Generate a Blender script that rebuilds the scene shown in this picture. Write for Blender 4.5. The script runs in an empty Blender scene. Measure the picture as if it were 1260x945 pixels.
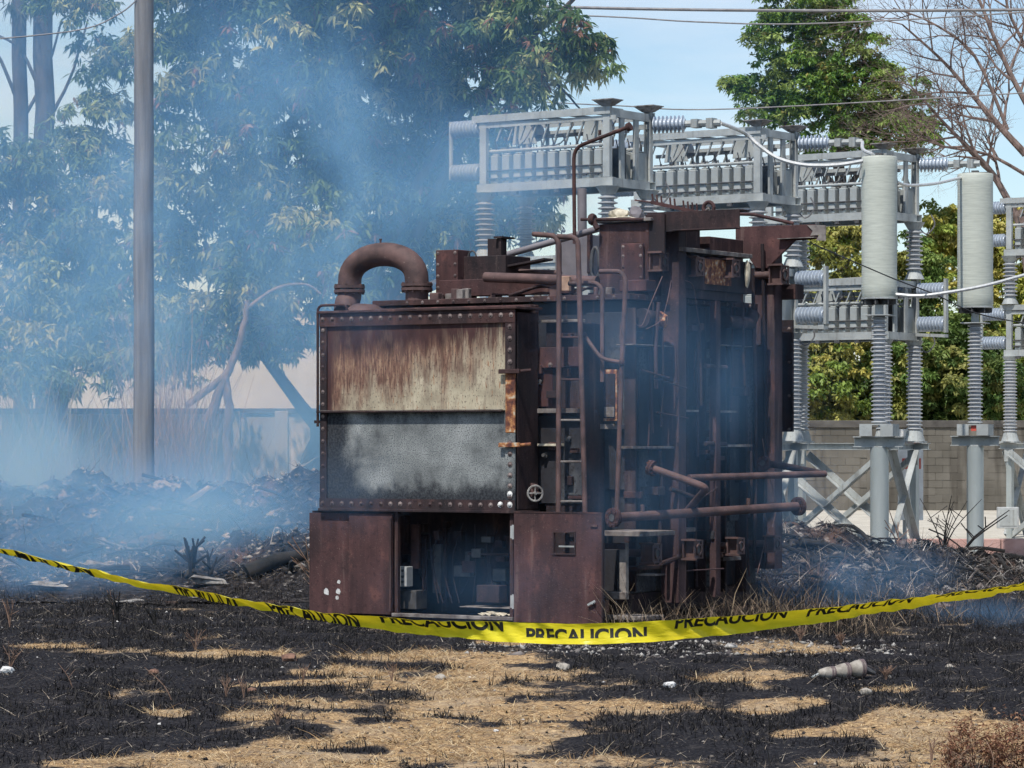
import bpy, bmesh, math, random
import numpy as np
from mathutils import Vector, Matrix
R = math.radians
random.seed(7); rng = np.random.default_rng(11)
sc = bpy.context.scene
COL = sc.collection

# ------------------------------------------------------------------ camera
F = 3900.0; HZ = 545.0; EYE = 1.8          # focal length in photo pixels, horizon row, eye height
cam = bpy.data.cameras.new('camera'); camo = bpy.data.objects.new('camera', cam); COL.objects.link(camo)
camo.location = (0, 0, EYE); camo.rotation_euler = (R(90), 0, 0)
cam.sensor_width = 36; cam.lens = 36 * F / 1260; cam.shift_y = (HZ - 472.5) / 1260
cam.clip_start = 0.5; cam.clip_end = 3000
sc.camera = camo

# ------------------------------------------------------------------ sky, sun, exposure
SUN_EL = R(60); SUN_AZ = R(204)            # clockwise from +Y
w = bpy.data.worlds.new('World'); sc.world = w; w.use_nodes = True
nt = w.node_tree; nt.nodes.clear()
wo = nt.nodes.new('ShaderNodeOutputWorld'); bg = nt.nodes.new('ShaderNodeBackground')
sky = nt.nodes.new('ShaderNodeTexSky'); sky.sky_type = 'NISHITA'; sky.sun_disc = False
sky.sun_elevation = SUN_EL; sky.sun_rotation = SUN_AZ; sky.dust_density = 0.3; sky.air_density = 1.0; sky.ozone_density = 3.0
tc = nt.nodes.new('ShaderNodeTexCoord'); mp = nt.nodes.new('ShaderNodeMapping'); mp.inputs['Scale'].default_value = (1.6, 1.6, 7)
nz = nt.nodes.new('ShaderNodeTexNoise'); nz.inputs['Scale'].default_value = 3.2; nz.inputs['Detail'].default_value = 7
rp = nt.nodes.new('ShaderNodeValToRGB'); rp.color_ramp.elements[0].position = 0.47; rp.color_ramp.elements[1].position = 0.72
rp.color_ramp.elements[1].color = (0.75, 0.75, 0.75, 1)
mx = nt.nodes.new('ShaderNodeMix'); mx.data_type = 'RGBA'; mx.inputs['B'].default_value = (7.0, 7.2, 7.6, 1)
nt.links.new(tc.outputs['Generated'], mp.inputs[0]); nt.links.new(mp.outputs[0], nz.inputs['Vector'])
nt.links.new(nz.outputs['Fac'], rp.inputs[0]); nt.links.new(rp.outputs[0], mx.inputs['Factor'])
nt.links.new(sky.outputs[0], mx.inputs['A']); nt.links.new(mx.outputs['Result'], bg.inputs[0])
bg.inputs[1].default_value = 0.14; nt.links.new(bg.outputs[0], wo.inputs[0])
sl = bpy.data.lights.new('sun', 'SUN'); sl.energy = 4.8; sl.angle = R(0.5); sl.color = (1, 0.96, 0.9)
so = bpy.data.objects.new('sun', sl); COL.objects.link(so)
sdir = Vector((math.sin(SUN_AZ) * math.cos(SUN_EL), math.cos(SUN_AZ) * math.cos(SUN_EL), math.sin(SUN_EL)))
so.rotation_euler = sdir.to_track_quat('Z', 'Y').to_euler(); so.location = sdir * 50
sc.view_settings.view_transform = 'Standard'; sc.view_settings.look = 'None'
sc.view_settings.exposure = 0.0; sc.view_settings.gamma = 1
sc.render.engine = 'CYCLES'
cy = sc.cycles
cy.volume_bounces = 2; cy.max_bounces = 6; cy.diffuse_bounces = 3; cy.glossy_bounces = 2; cy.transmission_bounces = 2
cy.transparent_max_bounces = 8; cy.volume_step_rate = 1.0; cy.volume_max_steps = 64
cy.use_denoising = True; cy.use_adaptive_sampling = True; cy.adaptive_threshold = 0.03

# ------------------------------------------------------------------ materials
def hexlin(r, g, b): return tuple(((c / 255) / 12.92 if c / 255 <= .04045 else ((c / 255 + .055) / 1.055) ** 2.4) for c in (r, g, b)) + (1,)
class NT:
    def __init__(s, name):
        s.m = bpy.data.materials.new(name); s.m.use_nodes = True; s.t = s.m.node_tree
        s.b = s.t.nodes['Principled BSDF']; s.o = s.t.nodes['Material Output']
        s.tc = s.t.nodes.new('ShaderNodeTexCoord')
    def n(s, typ, **kw):
        x = s.t.nodes.new(typ)
        for k, v in kw.items(): setattr(x, k, v)
        return x
    def l(s, a, b): s.t.links.new(a, b)
    def noise(s, scale, detail=6, stretch=(1, 1, 1), rough=.6, src='Object', off=(0, 0, 0)):
        mp = s.n('ShaderNodeMapping'); mp.inputs['Scale'].default_value = stretch; mp.inputs['Location'].default_value = off
        s.l(s.tc.outputs[src], mp.inputs[0])
        x = s.n('ShaderNodeTexNoise'); x.inputs['Scale'].default_value = scale; x.inputs['Detail'].default_value = detail
        x.inputs['Roughness'].default_value = rough; s.l(mp.outputs[0], x.inputs['Vector']); return x.outputs['Fac']
    def ramp(s, fac, stops):
        x = s.n('ShaderNodeValToRGB'); e = x.color_ramp.elements
        while len(e) < len(stops): e.new(0.5)
        for i, (p, c) in enumerate(stops):
            e[i].position = p; e[i].color = c if len(c) == 4 else (*c, 1)
        s.l(fac, x.inputs[0]); return x.outputs[0]
    def mix(s, fac, a, b, mode='MIX'):
        x = s.n('ShaderNodeMix', data_type='RGBA', blend_type=mode)
        for k, v in (('Factor', fac), ('A', a), ('B', b)):
            if isinstance(v, (int, float)): x.inputs[k].default_value = v
            elif isinstance(v, tuple): x.inputs[k].default_value = v if len(v) == 4 else (*v, 1)
            else: s.l(v, x.inputs[k])
        return x.outputs['Result']
    def math(s, op, a, b=0.0, c=None, clamp=False):
        x = s.n('ShaderNodeMath', operation=op); x.use_clamp = clamp
        for i, v in enumerate((a, b, c)):
            if v is None: continue
            if isinstance(v, (int, float)): x.inputs[i].default_value = v
            else: s.l(v, x.inputs[i])
        return x.outputs[0]
    def sstep(s, v, lo, hi):
        x = s.n('ShaderNodeMapRange', interpolation_type='SMOOTHSTEP')
        x.inputs['From Min'].default_value = lo; x.inputs['From Max'].default_value = hi; s.l(v, x.inputs['Value']); return x.outputs[0]
    def xyz(s, src='Object'):
        x = s.n('ShaderNodeSeparateXYZ'); s.l(s.tc.outputs[src], x.inputs[0]); return x.outputs
    def bump(s, h, st=.3, dist=.01):
        x = s.n('ShaderNodeBump'); x.inputs['Strength'].default_value = st; x.inputs['Distance'].default_value = dist
        s.l(h, x.inputs['Height']); s.l(x.outputs[0], s.b.inputs['Normal'])
    def col(s, c):
        if isinstance(c, tuple): s.b.inputs['Base Color'].default_value = c if len(c) == 4 else (*c, 1)
        else: s.l(c, s.b.inputs['Base Color'])
    def rough(s, r, metal=0, spec=None):
        s.b.inputs['Roughness'].default_value = r; s.b.inputs['Metallic'].default_value = metal
        if spec is not None: s.b.inputs['Specular IOR Level'].default_value = spec
def simple(name, c1, c2, scale=6, rough=.7, metal=0, bump=.2, bd=.004, stretch=(1, 1, 1), lo=.35, hi=.65, spec=.4, spots=None):
    t = NT(name); f = t.noise(scale, 7, stretch)
    c = t.ramp(f, [(lo, c1), (hi, c2)])
    if spots:
        sp = t.sstep(t.noise(scale * 6, 4), spots[1], spots[1] + .08); c = t.mix(sp, c, spots[0])
    t.col(c); t.rough(rough, metal, spec)
    if bump: t.bump(t.noise(scale * 5, 6), bump, bd)
    return t.m
M = {}
M['rust'] = simple('burnt_rust', (.022, .013, .014), (.068, .034, .032), 2.6, .75, 0, .35, .006, (1, 1, .6), spots=((.12, .055, .04), .64))
M['rust_red'] = simple('red_rust', (.040, .021, .022), (.088, .042, .040), 2.2, .8, 0, .3, .004, (1, 1, .5), spots=((.17, .09, .07), .68))
M['rust_dark'] = simple('sooty_steel', (.008, .008, .011), (.045, .026, .026), 2.2, .7, 0, .3, .006, (1, 1, .5), spots=((.10, .07, .06), .67))
M['rust_beam'] = simple('rusted_beam', (.045, .027, .031), (.090, .050, .052), 1.6, .65, 0, .3, .004, (1, 1, .25), spots=((.14, .075, .06), .7))
M['pipe_rust'] = simple('rusted_pipe', (.055, .034, .033), (.135, .078, .070), 5, .75, 0, .35, .004, spots=((.22, .17, .15), .66))
def rusty(name, c1, c2, chip=(.16, .12, .11), soot=.55, seed=0):
    t = NT(name); a = t.noise(1.3, 6, off=(seed, 2, 1)); st = t.noise(1, 6, (9, 9, .7), off=(seed, 0, 0)); f = t.noise(22, 6); g = t.noise(70, 3); b = t.noise(4.5, 7, (1, 1, .6), off=(3, seed, 0))
    c = t.ramp(t.math('MULTIPLY_ADD', b, .5, t.math('MULTIPLY', st, .5)), [(.36, c1), (.62, c2)])
    c = t.mix(t.math('MULTIPLY', t.sstep(a, .48, .62), soot), c, (.022, .019, .021, 1))
    c = t.mix(t.math('MULTIPLY', t.sstep(b, .58, .68), .45), c, (c2[0]*1.7, c2[1]*1.5, c2[2]*1.3, 1))
    c = t.mix(t.math('MULTIPLY', t.sstep(st, .60, .68), .35), c, (*chip, 1)); c = t.mix(t.math('MULTIPLY', t.sstep(g, .64, .70), .6), c, (*chip, 1))
    c = t.mix(t.math('MULTIPLY', t.sstep(f, .56, .68), .5), c, (c1[0]*.6, c1[1]*.6, c1[2]*.6, 1))
    t.col(c); t.rough(.82, 0, .25); t.bump(t.math('MULTIPLY_ADD', f, .6, g), .45, .006); return t.m
M['rust_red'] = rusty('maroon_rust', (.042, .022, .023), (.098, .048, .046), (.19, .14, .12), .45, 1); M['rust'] = rusty('burnt_rust', (.026, .015, .016), (.085, .043, .039), seed=4)
M['rust_beam'] = rusty('rusted_beam', (.034, .022, .026), (.084, .050, .053), soot=.6, seed=7); M['rust_dark'] = rusty('sooty_steel', (.012, .010, .013), (.058, .034, .034), (.12, .09, .08), .6, 9)
M['ash_ledge'] = simple('ash_dusted_steel', (.055, .040, .038), (.27, .245, .225), 6, .9, 0, .4, .006)
M['ash'] = simple('pale_ash_lump', (.30, .26, .19), (.62, .56, .44), 12, .95, 0, .6, .01)
M['bolt'] = simple('bolt_heads', (.05, .03, .03), (.25, .20, .185), 2.6, .6, .2, .1, .002, lo=.42, hi=.62)
GALV_ = simple('galvanised_steel', (.30, .32, .315), (.46, .48, .465), 4, .55, .1, .12, .002, spots=((.24, .22, .20), .68))
t = NT('weathered_galvanised_steel'); a = t.noise(2.2, 6); st = t.noise(1, 5, (14, 14, .9)); f = t.noise(26, 5)
c = t.ramp(a, [(.32, (.26, .275, .27)), (.68, (.47, .49, .475))]); c = t.mix(t.math('MULTIPLY', t.sstep(st, .56, .68), .5), c, (.17, .16, .14, 1)); c = t.mix(t.math('MULTIPLY', t.sstep(f, .60, .68), .4), c, (.15, .13, .11, 1)); t.col(c); t.rough(.6, .1, .3); t.bump(f, .15, .003); M['galv'] = t.m
M['galv_post'] = simple('galvanised_post', (.33, .36, .35), (.45, .48, .46), 3, .5, .3, .08, .002, (1, 1, .15))
M['galv_rusty'] = simple('stained_galvanised_cap', (.10, .075, .06), (.34, .32, .30), 10, .7, .2, .3, .004)
M['can'] = simple('capacitor_grey_paint', (.31, .33, .32), (.42, .44, .425), 3, .5, 0, .05, .002)
M['dark_metal'] = simple('dark_fittings', (.05, .05, .055), (.12, .115, .11), 8, .6, .3, .2, .003)
M['porcelain'] = simple('grey_porcelain', (.31, .315, .325), (.42, .43, .435), 3, .3, 0, .05, .002, spec=.6)
M['porcelain_blue'] = simple('blue_grey_spool', (.30, .35, .42), (.42, .47, .53), 4, .25, 0, .05, .002, spec=.6)
M['cable'] = simple('aluminium_cable', (.50, .50, .48), (.68, .68, .66), 20, .45, .3, .1, .002)
M['wire'] = simple('weathered_wire', (.16, .15, .15), (.26, .25, .25), 5, .6, .3, 0)
M['black_wire'] = simple('black_wire', (.02, .02, .022), (.05, .05, .05), 5, .6, 0, 0)
M['pole'] = simple('weathered_pole_wood', (.12, .118, .122), (.25, .245, .245), 3, .9, 0, .5, .01, (6, 6, .25), lo=.3, hi=.7)
M['bark'] = simple('dark_bark', (.035, .028, .024), (.10, .08, .065), 4, .95, 0, .8, .03, (2, 2, .5))
M['bark_pale'] = simple('greyish_pink_bark', (.10, .07, .06), (.26, .19, .165), 4, .95, 0, .5, .02, (2, 2, .7))
M['dead_stick'] = simple('dead_twig', (.10, .06, .045), (.30, .19, .13), 9, .9, 0, .3, .004)
M['char_stick'] = simple('charred_twig', (.006, .006, .006), (.03, .027, .025), 9, .9, 0, .3, .004)
M['coping'] = simple('dark_stained_coping', (.05, .045, .042), (.13, .12, .105), 1.5, .95, 0, .4, .01)
M['building'] = simple('cream_render', (.60, .55, .45), (.74, .70, .60), .4, .9, 0, .1, .004)
M['glass_dark'] = simple('dark_window', (.03, .035, .04), (.05, .06, .07), 2, .15, 0, 0)
M['roof'] = simple('roof_sheet', (.22, .20, .19), (.36, .33, .30), 2, .7, 0, .3, .01)
M['pink'] = simple('pink_masonry', (.34, .19, .16), (.50, .32, .28), 3, .95, 0, .4, .01)
M['rock'] = simple('grey_rock', (.22, .19, .16), (.44, .40, .34), 9, .95, 0, .7, .01)
M['slab_ash'] = simple('ash_crust', (.10, .09, .085), (.40, .385, .36), 7, .95, 0, .6, .02)
M['white_rock'] = simple('white_rubble', (.45, .44, .42), (.72, .71, .68), 12, .95, 0, .5, .01)
M['brick'] = simple('scorched_brick', (.09, .05, .038), (.25, .14, .095), 9, .95, 0, .5, .01)
M['white'] = simple('white_enamel', (.62, .62, .60), (.80, .80, .78), 5, .5, 0, 0)
M['red'] = simple('red_sign_paint', (.48, .07, .05), (.60, .10, .07), 5, .5, 0, 0)
M['ring'] = simple('fired_stoneware', (.19, .165, .135), (.40, .365, .31), 12, .6, 0, .2, .004)
M['ring_band'] = simple('dark_rib_glaze', (.07, .05, .05), (.19, .14, .135), 10, .5, 0, .1, .003)
M['tape_ink'] = simple('tape_black_ink', (.015, .015, .012), (.028, .028, .02), 8, .45, 0, 0)
M['tan'] = simple('scorched_tan_plate', (.25, .15, .10), (.42, .28, .20), 9, .85, 0, .3, .004)
M['grey_box'] = simple('pale_switch_box', (.30, .31, .31), (.44, .45, .44), 12, .6, 0, .1, .002)
M['blue_grey'] = simple('dull_grey_tank_paint', (.12, .11, .12), (.22, .20, .21), 3, .6, 0, .2, .004)
M['dead_fern'] = None

# reactor glass fibre sleeve
t = NT('resin_sleeve'); x = t.noise(5, 6, (1, 1, 9)); c = t.ramp(x, [(.3, (.42, .44, .385)), (.7, (.54, .56, .49))]); t.col(c); t.rough(.55, 0, .3)
wv = t.n('ShaderNodeTexWave', wave_type='BANDS', bands_direction='Z'); wv.inputs['Scale'].default_value = 9; wv.inputs['Distortion'].default_value = 1.5
t.l(t.tc.outputs['Object'], wv.inputs['Vector']); t.bump(wv.outputs['Fac'], .16, .004); M['sleeve'] = t.m
# tape
t = NT('yellow_tape'); x = t.noise(3, 3, (1, 1, 1)); t.col(t.ramp(x, [(.3, (.90, .71, .015)), (.7, (.93, .82, .04))])); t.rough(.33, 0, .5)
t.bump(t.noise(14, 5, (.5, 1, 2)), .6, .012)
ts = t.n('ShaderNodeBsdfTranslucent'); ts.inputs[0].default_value = (.9, .7, .02, 1); ms = t.n('ShaderNodeMixShader'); ms.inputs[0].default_value = .3
t.l(t.b.outputs[0], ms.inputs[1]); t.l(ts.outputs[0], ms.inputs[2]); t.l(ms.outputs[0], t.o.inputs[0]); M['tape'] = t.m
# scorched cream panel with rust runs (local x -2.34..0, z 2.12..3.1)
t = NT('scorched_cream_panel'); X, Y, Z = t.xyz()
run = t.noise(1, 6, (9, 1, .9)); fine = t.noise(1, 5, (45, 1, 6)); blot = t.noise(3, 5); spk = t.noise(60, 3, (1, 1, .6))
# height of paint edge: higher towards the right
edge = t.math('MULTIPLY_ADD', X, .05, 2.86); big = t.noise(1.6, 4, (1, 1, .7)); colm = t.noise(1, 5, (4.5, 1, .35), off=(5, 0, 0))
d = t.math('SUBTRACT', edge, Z); d = t.math('MULTIPLY_ADD', t.math('SUBTRACT', run, .5), .50, d)
m1 = t.sstep(d, -.02, .05)                       # rusty orange begins
d2 = t.math('MULTIPLY_ADD', t.math('ADD', X, .9), .26, t.math('MULTIPLY_ADD', t.math('SUBTRACT', fine, .5), .75, d)); d2 = t.math('MULTIPLY_ADD', t.math('SUBTRACT', big, .5), 1.2, d2); d2 = t.math('MULTIPLY_ADD', t.math('SUBTRACT', colm, .5), 1.3, d2)
m2 = t.sstep(d2, .06, .55)                       # cream paint survives
rusty = t.ramp(fine, [(.3, (.06, .032, .028)), (.5, (.19, .105, .075)), (.68, (.36, .24, .155))])
cream = t.ramp(blot, [(.3, (.24, .20, .145)), (.5, (.40, .35, .25)), (.7, (.56, .49, .36))])
cream = t.mix(t.sstep(fine, .56, .68), cream, (.30, .15, .08, 1))
base = t.ramp(t.noise(3, 5, (1, 1, .4)), [(.35, (.028, .013, .014)), (.65, (.085, .040, .038))])
m1 = t.sstep(d, -.06, .16); c = t.mix(m1, base, rusty); c = t.mix(m2, c, cream)
c = t.mix(t.math('MULTIPLY', t.sstep(spk, .56, .66), .75), c, (.05, .035, .03, 1)); c = t.mix(t.math('MULTIPLY', t.sstep(t.noise(5, 6, (2, 1, .6)), .50, .66), .55), c, (.13, .085, .065, 1))
ex = t.math('MULTIPLY', t.sstep(t.math('MULTIPLY_ADD', run, .12, X), -2.17, -2.07), t.math('SUBTRACT', 1, t.sstep(t.math('MULTIPLY_ADD', blot, .12, X), -.08, -.02)))
c = t.mix(ex, base, c); t.col(c); t.rough(.8, 0, .25); t.bump(fine, .2, .004); M['panel_cream'] = t.m
# grey lower panel with soot
t = NT('sooty_grey_panel'); X, Y, Z = t.xyz()
b1 = t.noise(2.2, 6); b2 = t.noise(42, 4); b3 = t.noise(1, 5, (12, 1, 2))
grey = t.ramp(b1, [(.3, (.13, .138, .138)), (.5, (.235, .25, .245)), (.7, (.37, .385, .375))])
b4 = t.noise(75, 6, rough=.75); spkl = t.sstep(b4, .47, .60); grey = t.mix(t.math('MULTIPLY', spkl, .82), grey, (.05, .055, .06, 1))
ux = t.math('SUBTRACT', 1, t.math('POWER', t.math('ABSOLUTE', t.math('DIVIDE', t.math('ADD', X, .98), 1.12)), 3.5))
uz = t.math('SUBTRACT', 1, t.math('POWER', t.math('ABSOLUTE', t.math('DIVIDE', t.math('SUBTRACT', Z, 1.72), .46)), 2.2))
u = t.math('MINIMUM', ux, uz); u = t.math('MULTIPLY_ADD', t.math('SUBTRACT', b1, .5), 1.5, u); u = t.math('MULTIPLY_ADD', t.math('SUBTRACT', b3, .5), .6, u)
soot = t.ramp(b2, [(.4, (.018, .02, .024)), (.62, (.05, .055, .062))])
u = t.math('MULTIPLY_ADD', t.math('SUBTRACT', t.noise(5, 8, off=(4, 0, 2)), .5), 1.2, u); u = t.math('MULTIPLY_ADD', t.math('SUBTRACT', b4, .5), 2.2, u); t.col(t.mix(t.sstep(u, .1, .75), soot, grey)); t.rough(.85, 0, .2); t.bump(b4, .5, .005); M['panel_grey'] = t.m
# orange rust strip
t = NT('flaking_rust_strip'); a = t.noise(14, 6); t.col(t.ramp(a, [(.3, (.05, .02, .02)), (.47, (.17, .06, .035)), (.57, (.42, .19, .07)), (.66, (.50, .44, .34))])); t.rough(.9); t.bump(a, .5, .006); M['rust_strip'] = t.m
# tank steel, greenish soot with pale blisters
t = NT('blistered_tank_steel'); a = t.noise(2.5, 6, (1, 1, .5)); b2 = t.noise(34, 4)
c = t.ramp(a, [(.32, (.010, .010, .014)), (.52, (.030, .030, .036)), (.70, (.10, .105, .11))]); c = t.mix(t.sstep(b2, .5, .64), c, (.022, .020, .023, 1))
st = t.sstep(t.noise(1, 5, (11, 11, .8)), .60, .72); c = t.mix(t.math('MULTIPLY', st, .7), c, (.22, .10, .06, 1))
t.col(c); t.rough(.75, 0, .3); t.bump(b2, .3, .003); M['tank'] = t.m
# vertex colour driven materials
def vcol(name, rough=.9, tr=0.0, bump=0, mul=None):
    t = NT(name); a = t.n('ShaderNodeAttribute', attribute_name='Col'); c = a.outputs['Color']
    if mul: c = t.mix(1.0, c, t.ramp(t.noise(mul, 5), [(.3, (.6, .6, .6)), (.7, (1.25, 1.25, 1.25))]), 'MULTIPLY')
    t.col(c); t.rough(rough, 0, .2)
    if bump: t.bump(t.noise(bump, 5), .6, .02)
    if tr:
        ts = t.n('ShaderNodeBsdfTranslucent'); t.l(c, ts.inputs[0]); ms = t.n('ShaderNodeMixShader'); ms.inputs[0].default_value = tr
        t.l(t.b.outputs[0], ms.inputs[1]); t.l(ts.outputs[0], ms.inputs[2]); t.l(ms.outputs[0], t.o.inputs[0])
    return t.m
M['leaf'] = vcol('tree_leaves', .45, .32); M['grass'] = vcol('grass_blades', .8, .15); M['debris'] = vcol('heap_debris', .9, 0)
# block wall
t = NT('stained_concrete_block'); X, Y, Z = t.xyz(); a = t.noise(.7, 6, (1, 1, .5), src='Object'); b2 = t.noise(1, 5, (3, 3, .25)); rn = t.n('ShaderNodeObjectInfo')
geo = t.n('ShaderNodeNewGeometry'); mpp = t.n('ShaderNodeTexNoise'); mpp.inputs['Scale'].default_value = .8; mpp.inputs['Detail'].default_value = 6
t.l(geo.outputs['Position'], mpp.inputs['Vector'])
mp3 = t.n('ShaderNodeMapping'); mp3.inputs['Scale'].default_value = (2.2, 1, .22); t.l(geo.outputs['Position'], mp3.inputs[0])
n3 = t.n('ShaderNodeTexNoise'); n3.inputs['Scale'].default_value = 1.5; n3.inputs['Detail'].default_value = 5; t.l(mp3.outputs[0], n3.inputs['Vector'])
c = t.ramp(mpp.outputs['Fac'], [(.3, (.07, .064, .053)), (.7, (.18, .165, .14))]); c = t.mix(t.math('MULTIPLY', t.sstep(n3.outputs['Fac'], .48, .64), .8), c, (.07, .062, .052, 1))
c = t.mix(.10, c, t.ramp(rn.outputs['Random'], [(0, (.12, .11, .09)), (1, (.36, .33, .28))])); t.col(c); t.rough(.95, 0, .1)
t.bump(t.noise(12, 4), .4, .01); M['block'] = t.m
M['plaster'] = simple('weathered_plaster', (.27, .26, .24), (.46, .45, .41), .7, .95, 0, .3, .01, (1, 1, .5))

# ------------------------------------------------------------------ mesh helpers
class MB:
    def __init__(s): s.v = []; s.f = []
    def add(s, vs, fs):
        o = len(s.v); s.v += [tuple(v) for v in vs]; s.f += [tuple(i + o for i in f) for f in fs]; return s
    def box(s, x0, x1, y0, y1, z0, z1):
        if x0 > x1: x0, x1 = x1, x0
        if y0 > y1: y0, y1 = y1, y0
        if z0 > z1: z0, z1 = z1, z0
        return s.add([(x0,y0,z0),(x1,y0,z0),(x1,y1,z0),(x0,y1,z0),(x0,y0,z1),(x1,y0,z1),(x1,y1,z1),(x0,y1,z1)],
              [(0,3,2,1),(4,5,6,7),(0,1,5,4),(1,2,6,5),(2,3,7,6),(3,0,4,7)])
    def bar(s, a, b, w, h, up=(0, 0, 1)):
        a = Vector(a); b = Vector(b); d = (b - a).normalized(); u = Vector(up)
        if abs(d.dot(u)) > .98: u = Vector((0, 1, 0))
        sd = d.cross(u).normalized(); u = sd.cross(d).normalized()
        vs = [p + sd * (i * w / 2) + u * (j * h / 2) for p in (a, b) for i, j in ((-1,-1),(1,-1),(1,1),(-1,1))]
        return s.add(vs, [(0,1,2,3),(7,6,5,4),(0,4,5,1),(1,5,6,2),(2,6,7,3),(3,7,4,0)])
    def ibeam(s, a, b, w, h, t, up=(0, 0, 1)):      # flanges perpendicular to 'up'
        a = Vector(a); b = Vector(b); d = (b - a).normalized(); u = Vector(up)
        sd = d.cross(u).normalized(); u = sd.cross(d).normalized()
        s.bar(a + u * (h / 2 - t / 2), b + u * (h / 2 - t / 2), w, t, u); s.bar(a - u * (h / 2 - t / 2), b - u * (h / 2 - t / 2), w, t, u)
        return s.bar(a, b, t, h - 2 * t - .001, u)
    def angle(s, a, b, w, t=.012, up=(0, 0, 1)):
        a = Vector(a); b = Vector(b); d = (b - a).normalized(); u = Vector(up)
        if abs(d.dot(u)) > .98: u = Vector((0, 1, 0))
        sd = d.cross(u).normalized(); u = sd.cross(d).normalized()
        s.bar(a - u * (w / 2), b - u * (w / 2), w, t, u)
        return s.bar(a - sd * (w / 2) + u * t * .5, b - sd * (w / 2) + u * t * .5, t, w - t, u)
    def tube(s, pts, r, n=10, cap=True):
        pts = [Vector(p) for p in pts]; rs = r if isinstance(r, (list, tuple)) else [r] * len(pts)
        rings = []; d0 = (pts[1] - pts[0]).normalized(); u = Vector((0, 0, 1)) if abs(d0.z) < .9 else Vector((1, 0, 0))
        u = (u - d0 * u.dot(d0)).normalized()
        for i, p in enumerate(pts):
            if i == 0: d = d0
            elif i == len(pts) - 1: d = (pts[i] - pts[i-1]).normalized()
            else: d = ((pts[i+1] - p).normalized() + (p - pts[i-1]).normalized()).normalized()
            u = (u - d * u.dot(d)).normalized(); v = d.cross(u)
            rings.append([p + (u * math.cos(2*math.pi*k/n) + v * math.sin(2*math.pi*k/n)) * rs[i] for k in range(n)])
        vs = [q for rg in rings for q in rg]; fs = []
        for i in range(len(pts) - 1):
            for k in range(n):
                fs.append((i*n+k, i*n+(k+1)%n, (i+1)*n+(k+1)%n, (i+1)*n+k))
        if cap: fs.append(tuple(reversed(range(n)))); fs.append(tuple(range((len(pts)-1)*n, len(pts)*n)))
        return s.add(vs, fs)
    def lathe(s, prof, a=(0,0,0), axis=(0,0,1), n=18):   # prof: (r, h) pairs along axis
        a = Vector(a); d = Vector(axis).normalized(); u = Vector((0,0,1)) if abs(d.z) < .9 else Vector((1,0,0)); u = (u - d*u.dot(d)).normalized(); v = d.cross(u)
        vs = [a + d*h + (u*math.cos(2*math.pi*k/n) + v*math.sin(2*math.pi*k/n))*r for r, h in prof for k in range(n)]; fs = []
        for i in range(len(prof)-1):
            for k in range(n): fs.append((i*n+k, i*n+(k+1)%n, (i+1)*n+(k+1)%n, (i+1)*n+k))
        fs.append(tuple(reversed(range(n)))); fs.append(tuple(range((len(prof)-1)*n, len(prof)*n)))
        return s.add(vs, fs)
    def dome(s, c, d, r, n=8):
        return s.lathe([(r, 0), (r*.9, r*.35), (r*.55, r*.62), (.001, r*.7)], c, d, n)
    def build(s, name, mat, parent=None, bevel=0, smooth=False, loc=None):
        me = bpy.data.meshes.new(name); me.from_pydata(s.v, [], s.f); me.materials.append(mat)
        bm = bmesh.new(); bm.from_mesh(me)
        bmesh.ops.recalc_face_normals(bm, faces=bm.faces)
        if bevel:
            es = [e for e in bm.edges if len(e.link_faces) == 2 and e.calc_face_angle(0) > .6]
            bmesh.ops.bevel(bm, geom=es, offset=bevel, segments=1, affect='EDGES', clamp_overlap=True)
        bm.to_mesh(me); bm.free()
        if smooth:
            for p in me.polygons: p.use_smooth = True
            try: me.set_sharp_from_angle(angle=R(40))
            except Exception: pass
        o = bpy.data.objects.new(name, me); COL.objects.link(o)
        if parent: o.parent = parent
        if loc: o.location = loc
        return o
def thing(name, label, cat, loc=(0,0,0), rz=0, group=None):
    o = bpy.data.objects.new(name, None); COL.objects.link(o); o.location = loc; o.rotation_euler.z = rz; o.empty_display_size = .3
    o['label'] = label; o['category'] = cat
    if group: o['group'] = group
    return o
def tag(o, label, cat, group=None):
    o['label'] = label; o['category'] = cat
    if group: o['group'] = group
    return o
def kind(o, k): o['kind'] = k; return o
def copy_tree(o, parent=None):
    c = o.copy(); COL.objects.link(c)
    if parent: c.parent = parent
    for ch in list(o.children): copy_tree(ch, c)
    return c
def at(px, py, Y): return Vector(((px-630)*Y/F, Y, EYE + (HZ-py)*Y/F))
def gy(py): return EYE * F / (py - HZ)                      # distance of flat ground seen on row py
class Frame:                                               # a rotated local frame standing on the ground
    def __init__(s, ox, oy, deg): s.o = (ox, oy); s.a = R(deg); s.c = math.cos(s.a); s.s = math.sin(s.a)
    def ray(s, px):
        dx = (px-630)/F; return (-s.o[0]*s.c - s.o[1]*s.s, s.o[0]*s.s - s.o[1]*s.c), (dx*s.c + s.s, -dx*s.s + s.c)
    def q(s, px, py, q):                                    # point on local plane y=q  -> (x, q, z)
        o, d = s.ray(px); t = (q-o[1])/d[1]; return Vector((o[0]+d[0]*t, q, EYE+(HZ-py)/F*t))
    def p(s, px, py, p):                                    # point on local plane x=p
        o, d = s.ray(px); t = (p-o[0])/d[0]; return Vector((p, o[1]+d[1]*t, EYE+(HZ-py)/F*t))
def smooth_path(pts, k=6):
    pts = [Vector(p) for p in pts]; out = []
    for i in range(len(pts)-1):
        p0 = pts[max(i-1,0)]; p1 = pts[i]; p2 = pts[i+1]; p3 = pts[min(i+2,len(pts)-1)]
        for j in range(k):
            t = j/k; out.append(.5*((2*p1)+(p2-p0)*t+(2*p0-5*p1+4*p2-p3)*t*t+(3*p1-p0-3*p2+p3)*t**3))
    return out + [pts[-1]]
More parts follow.
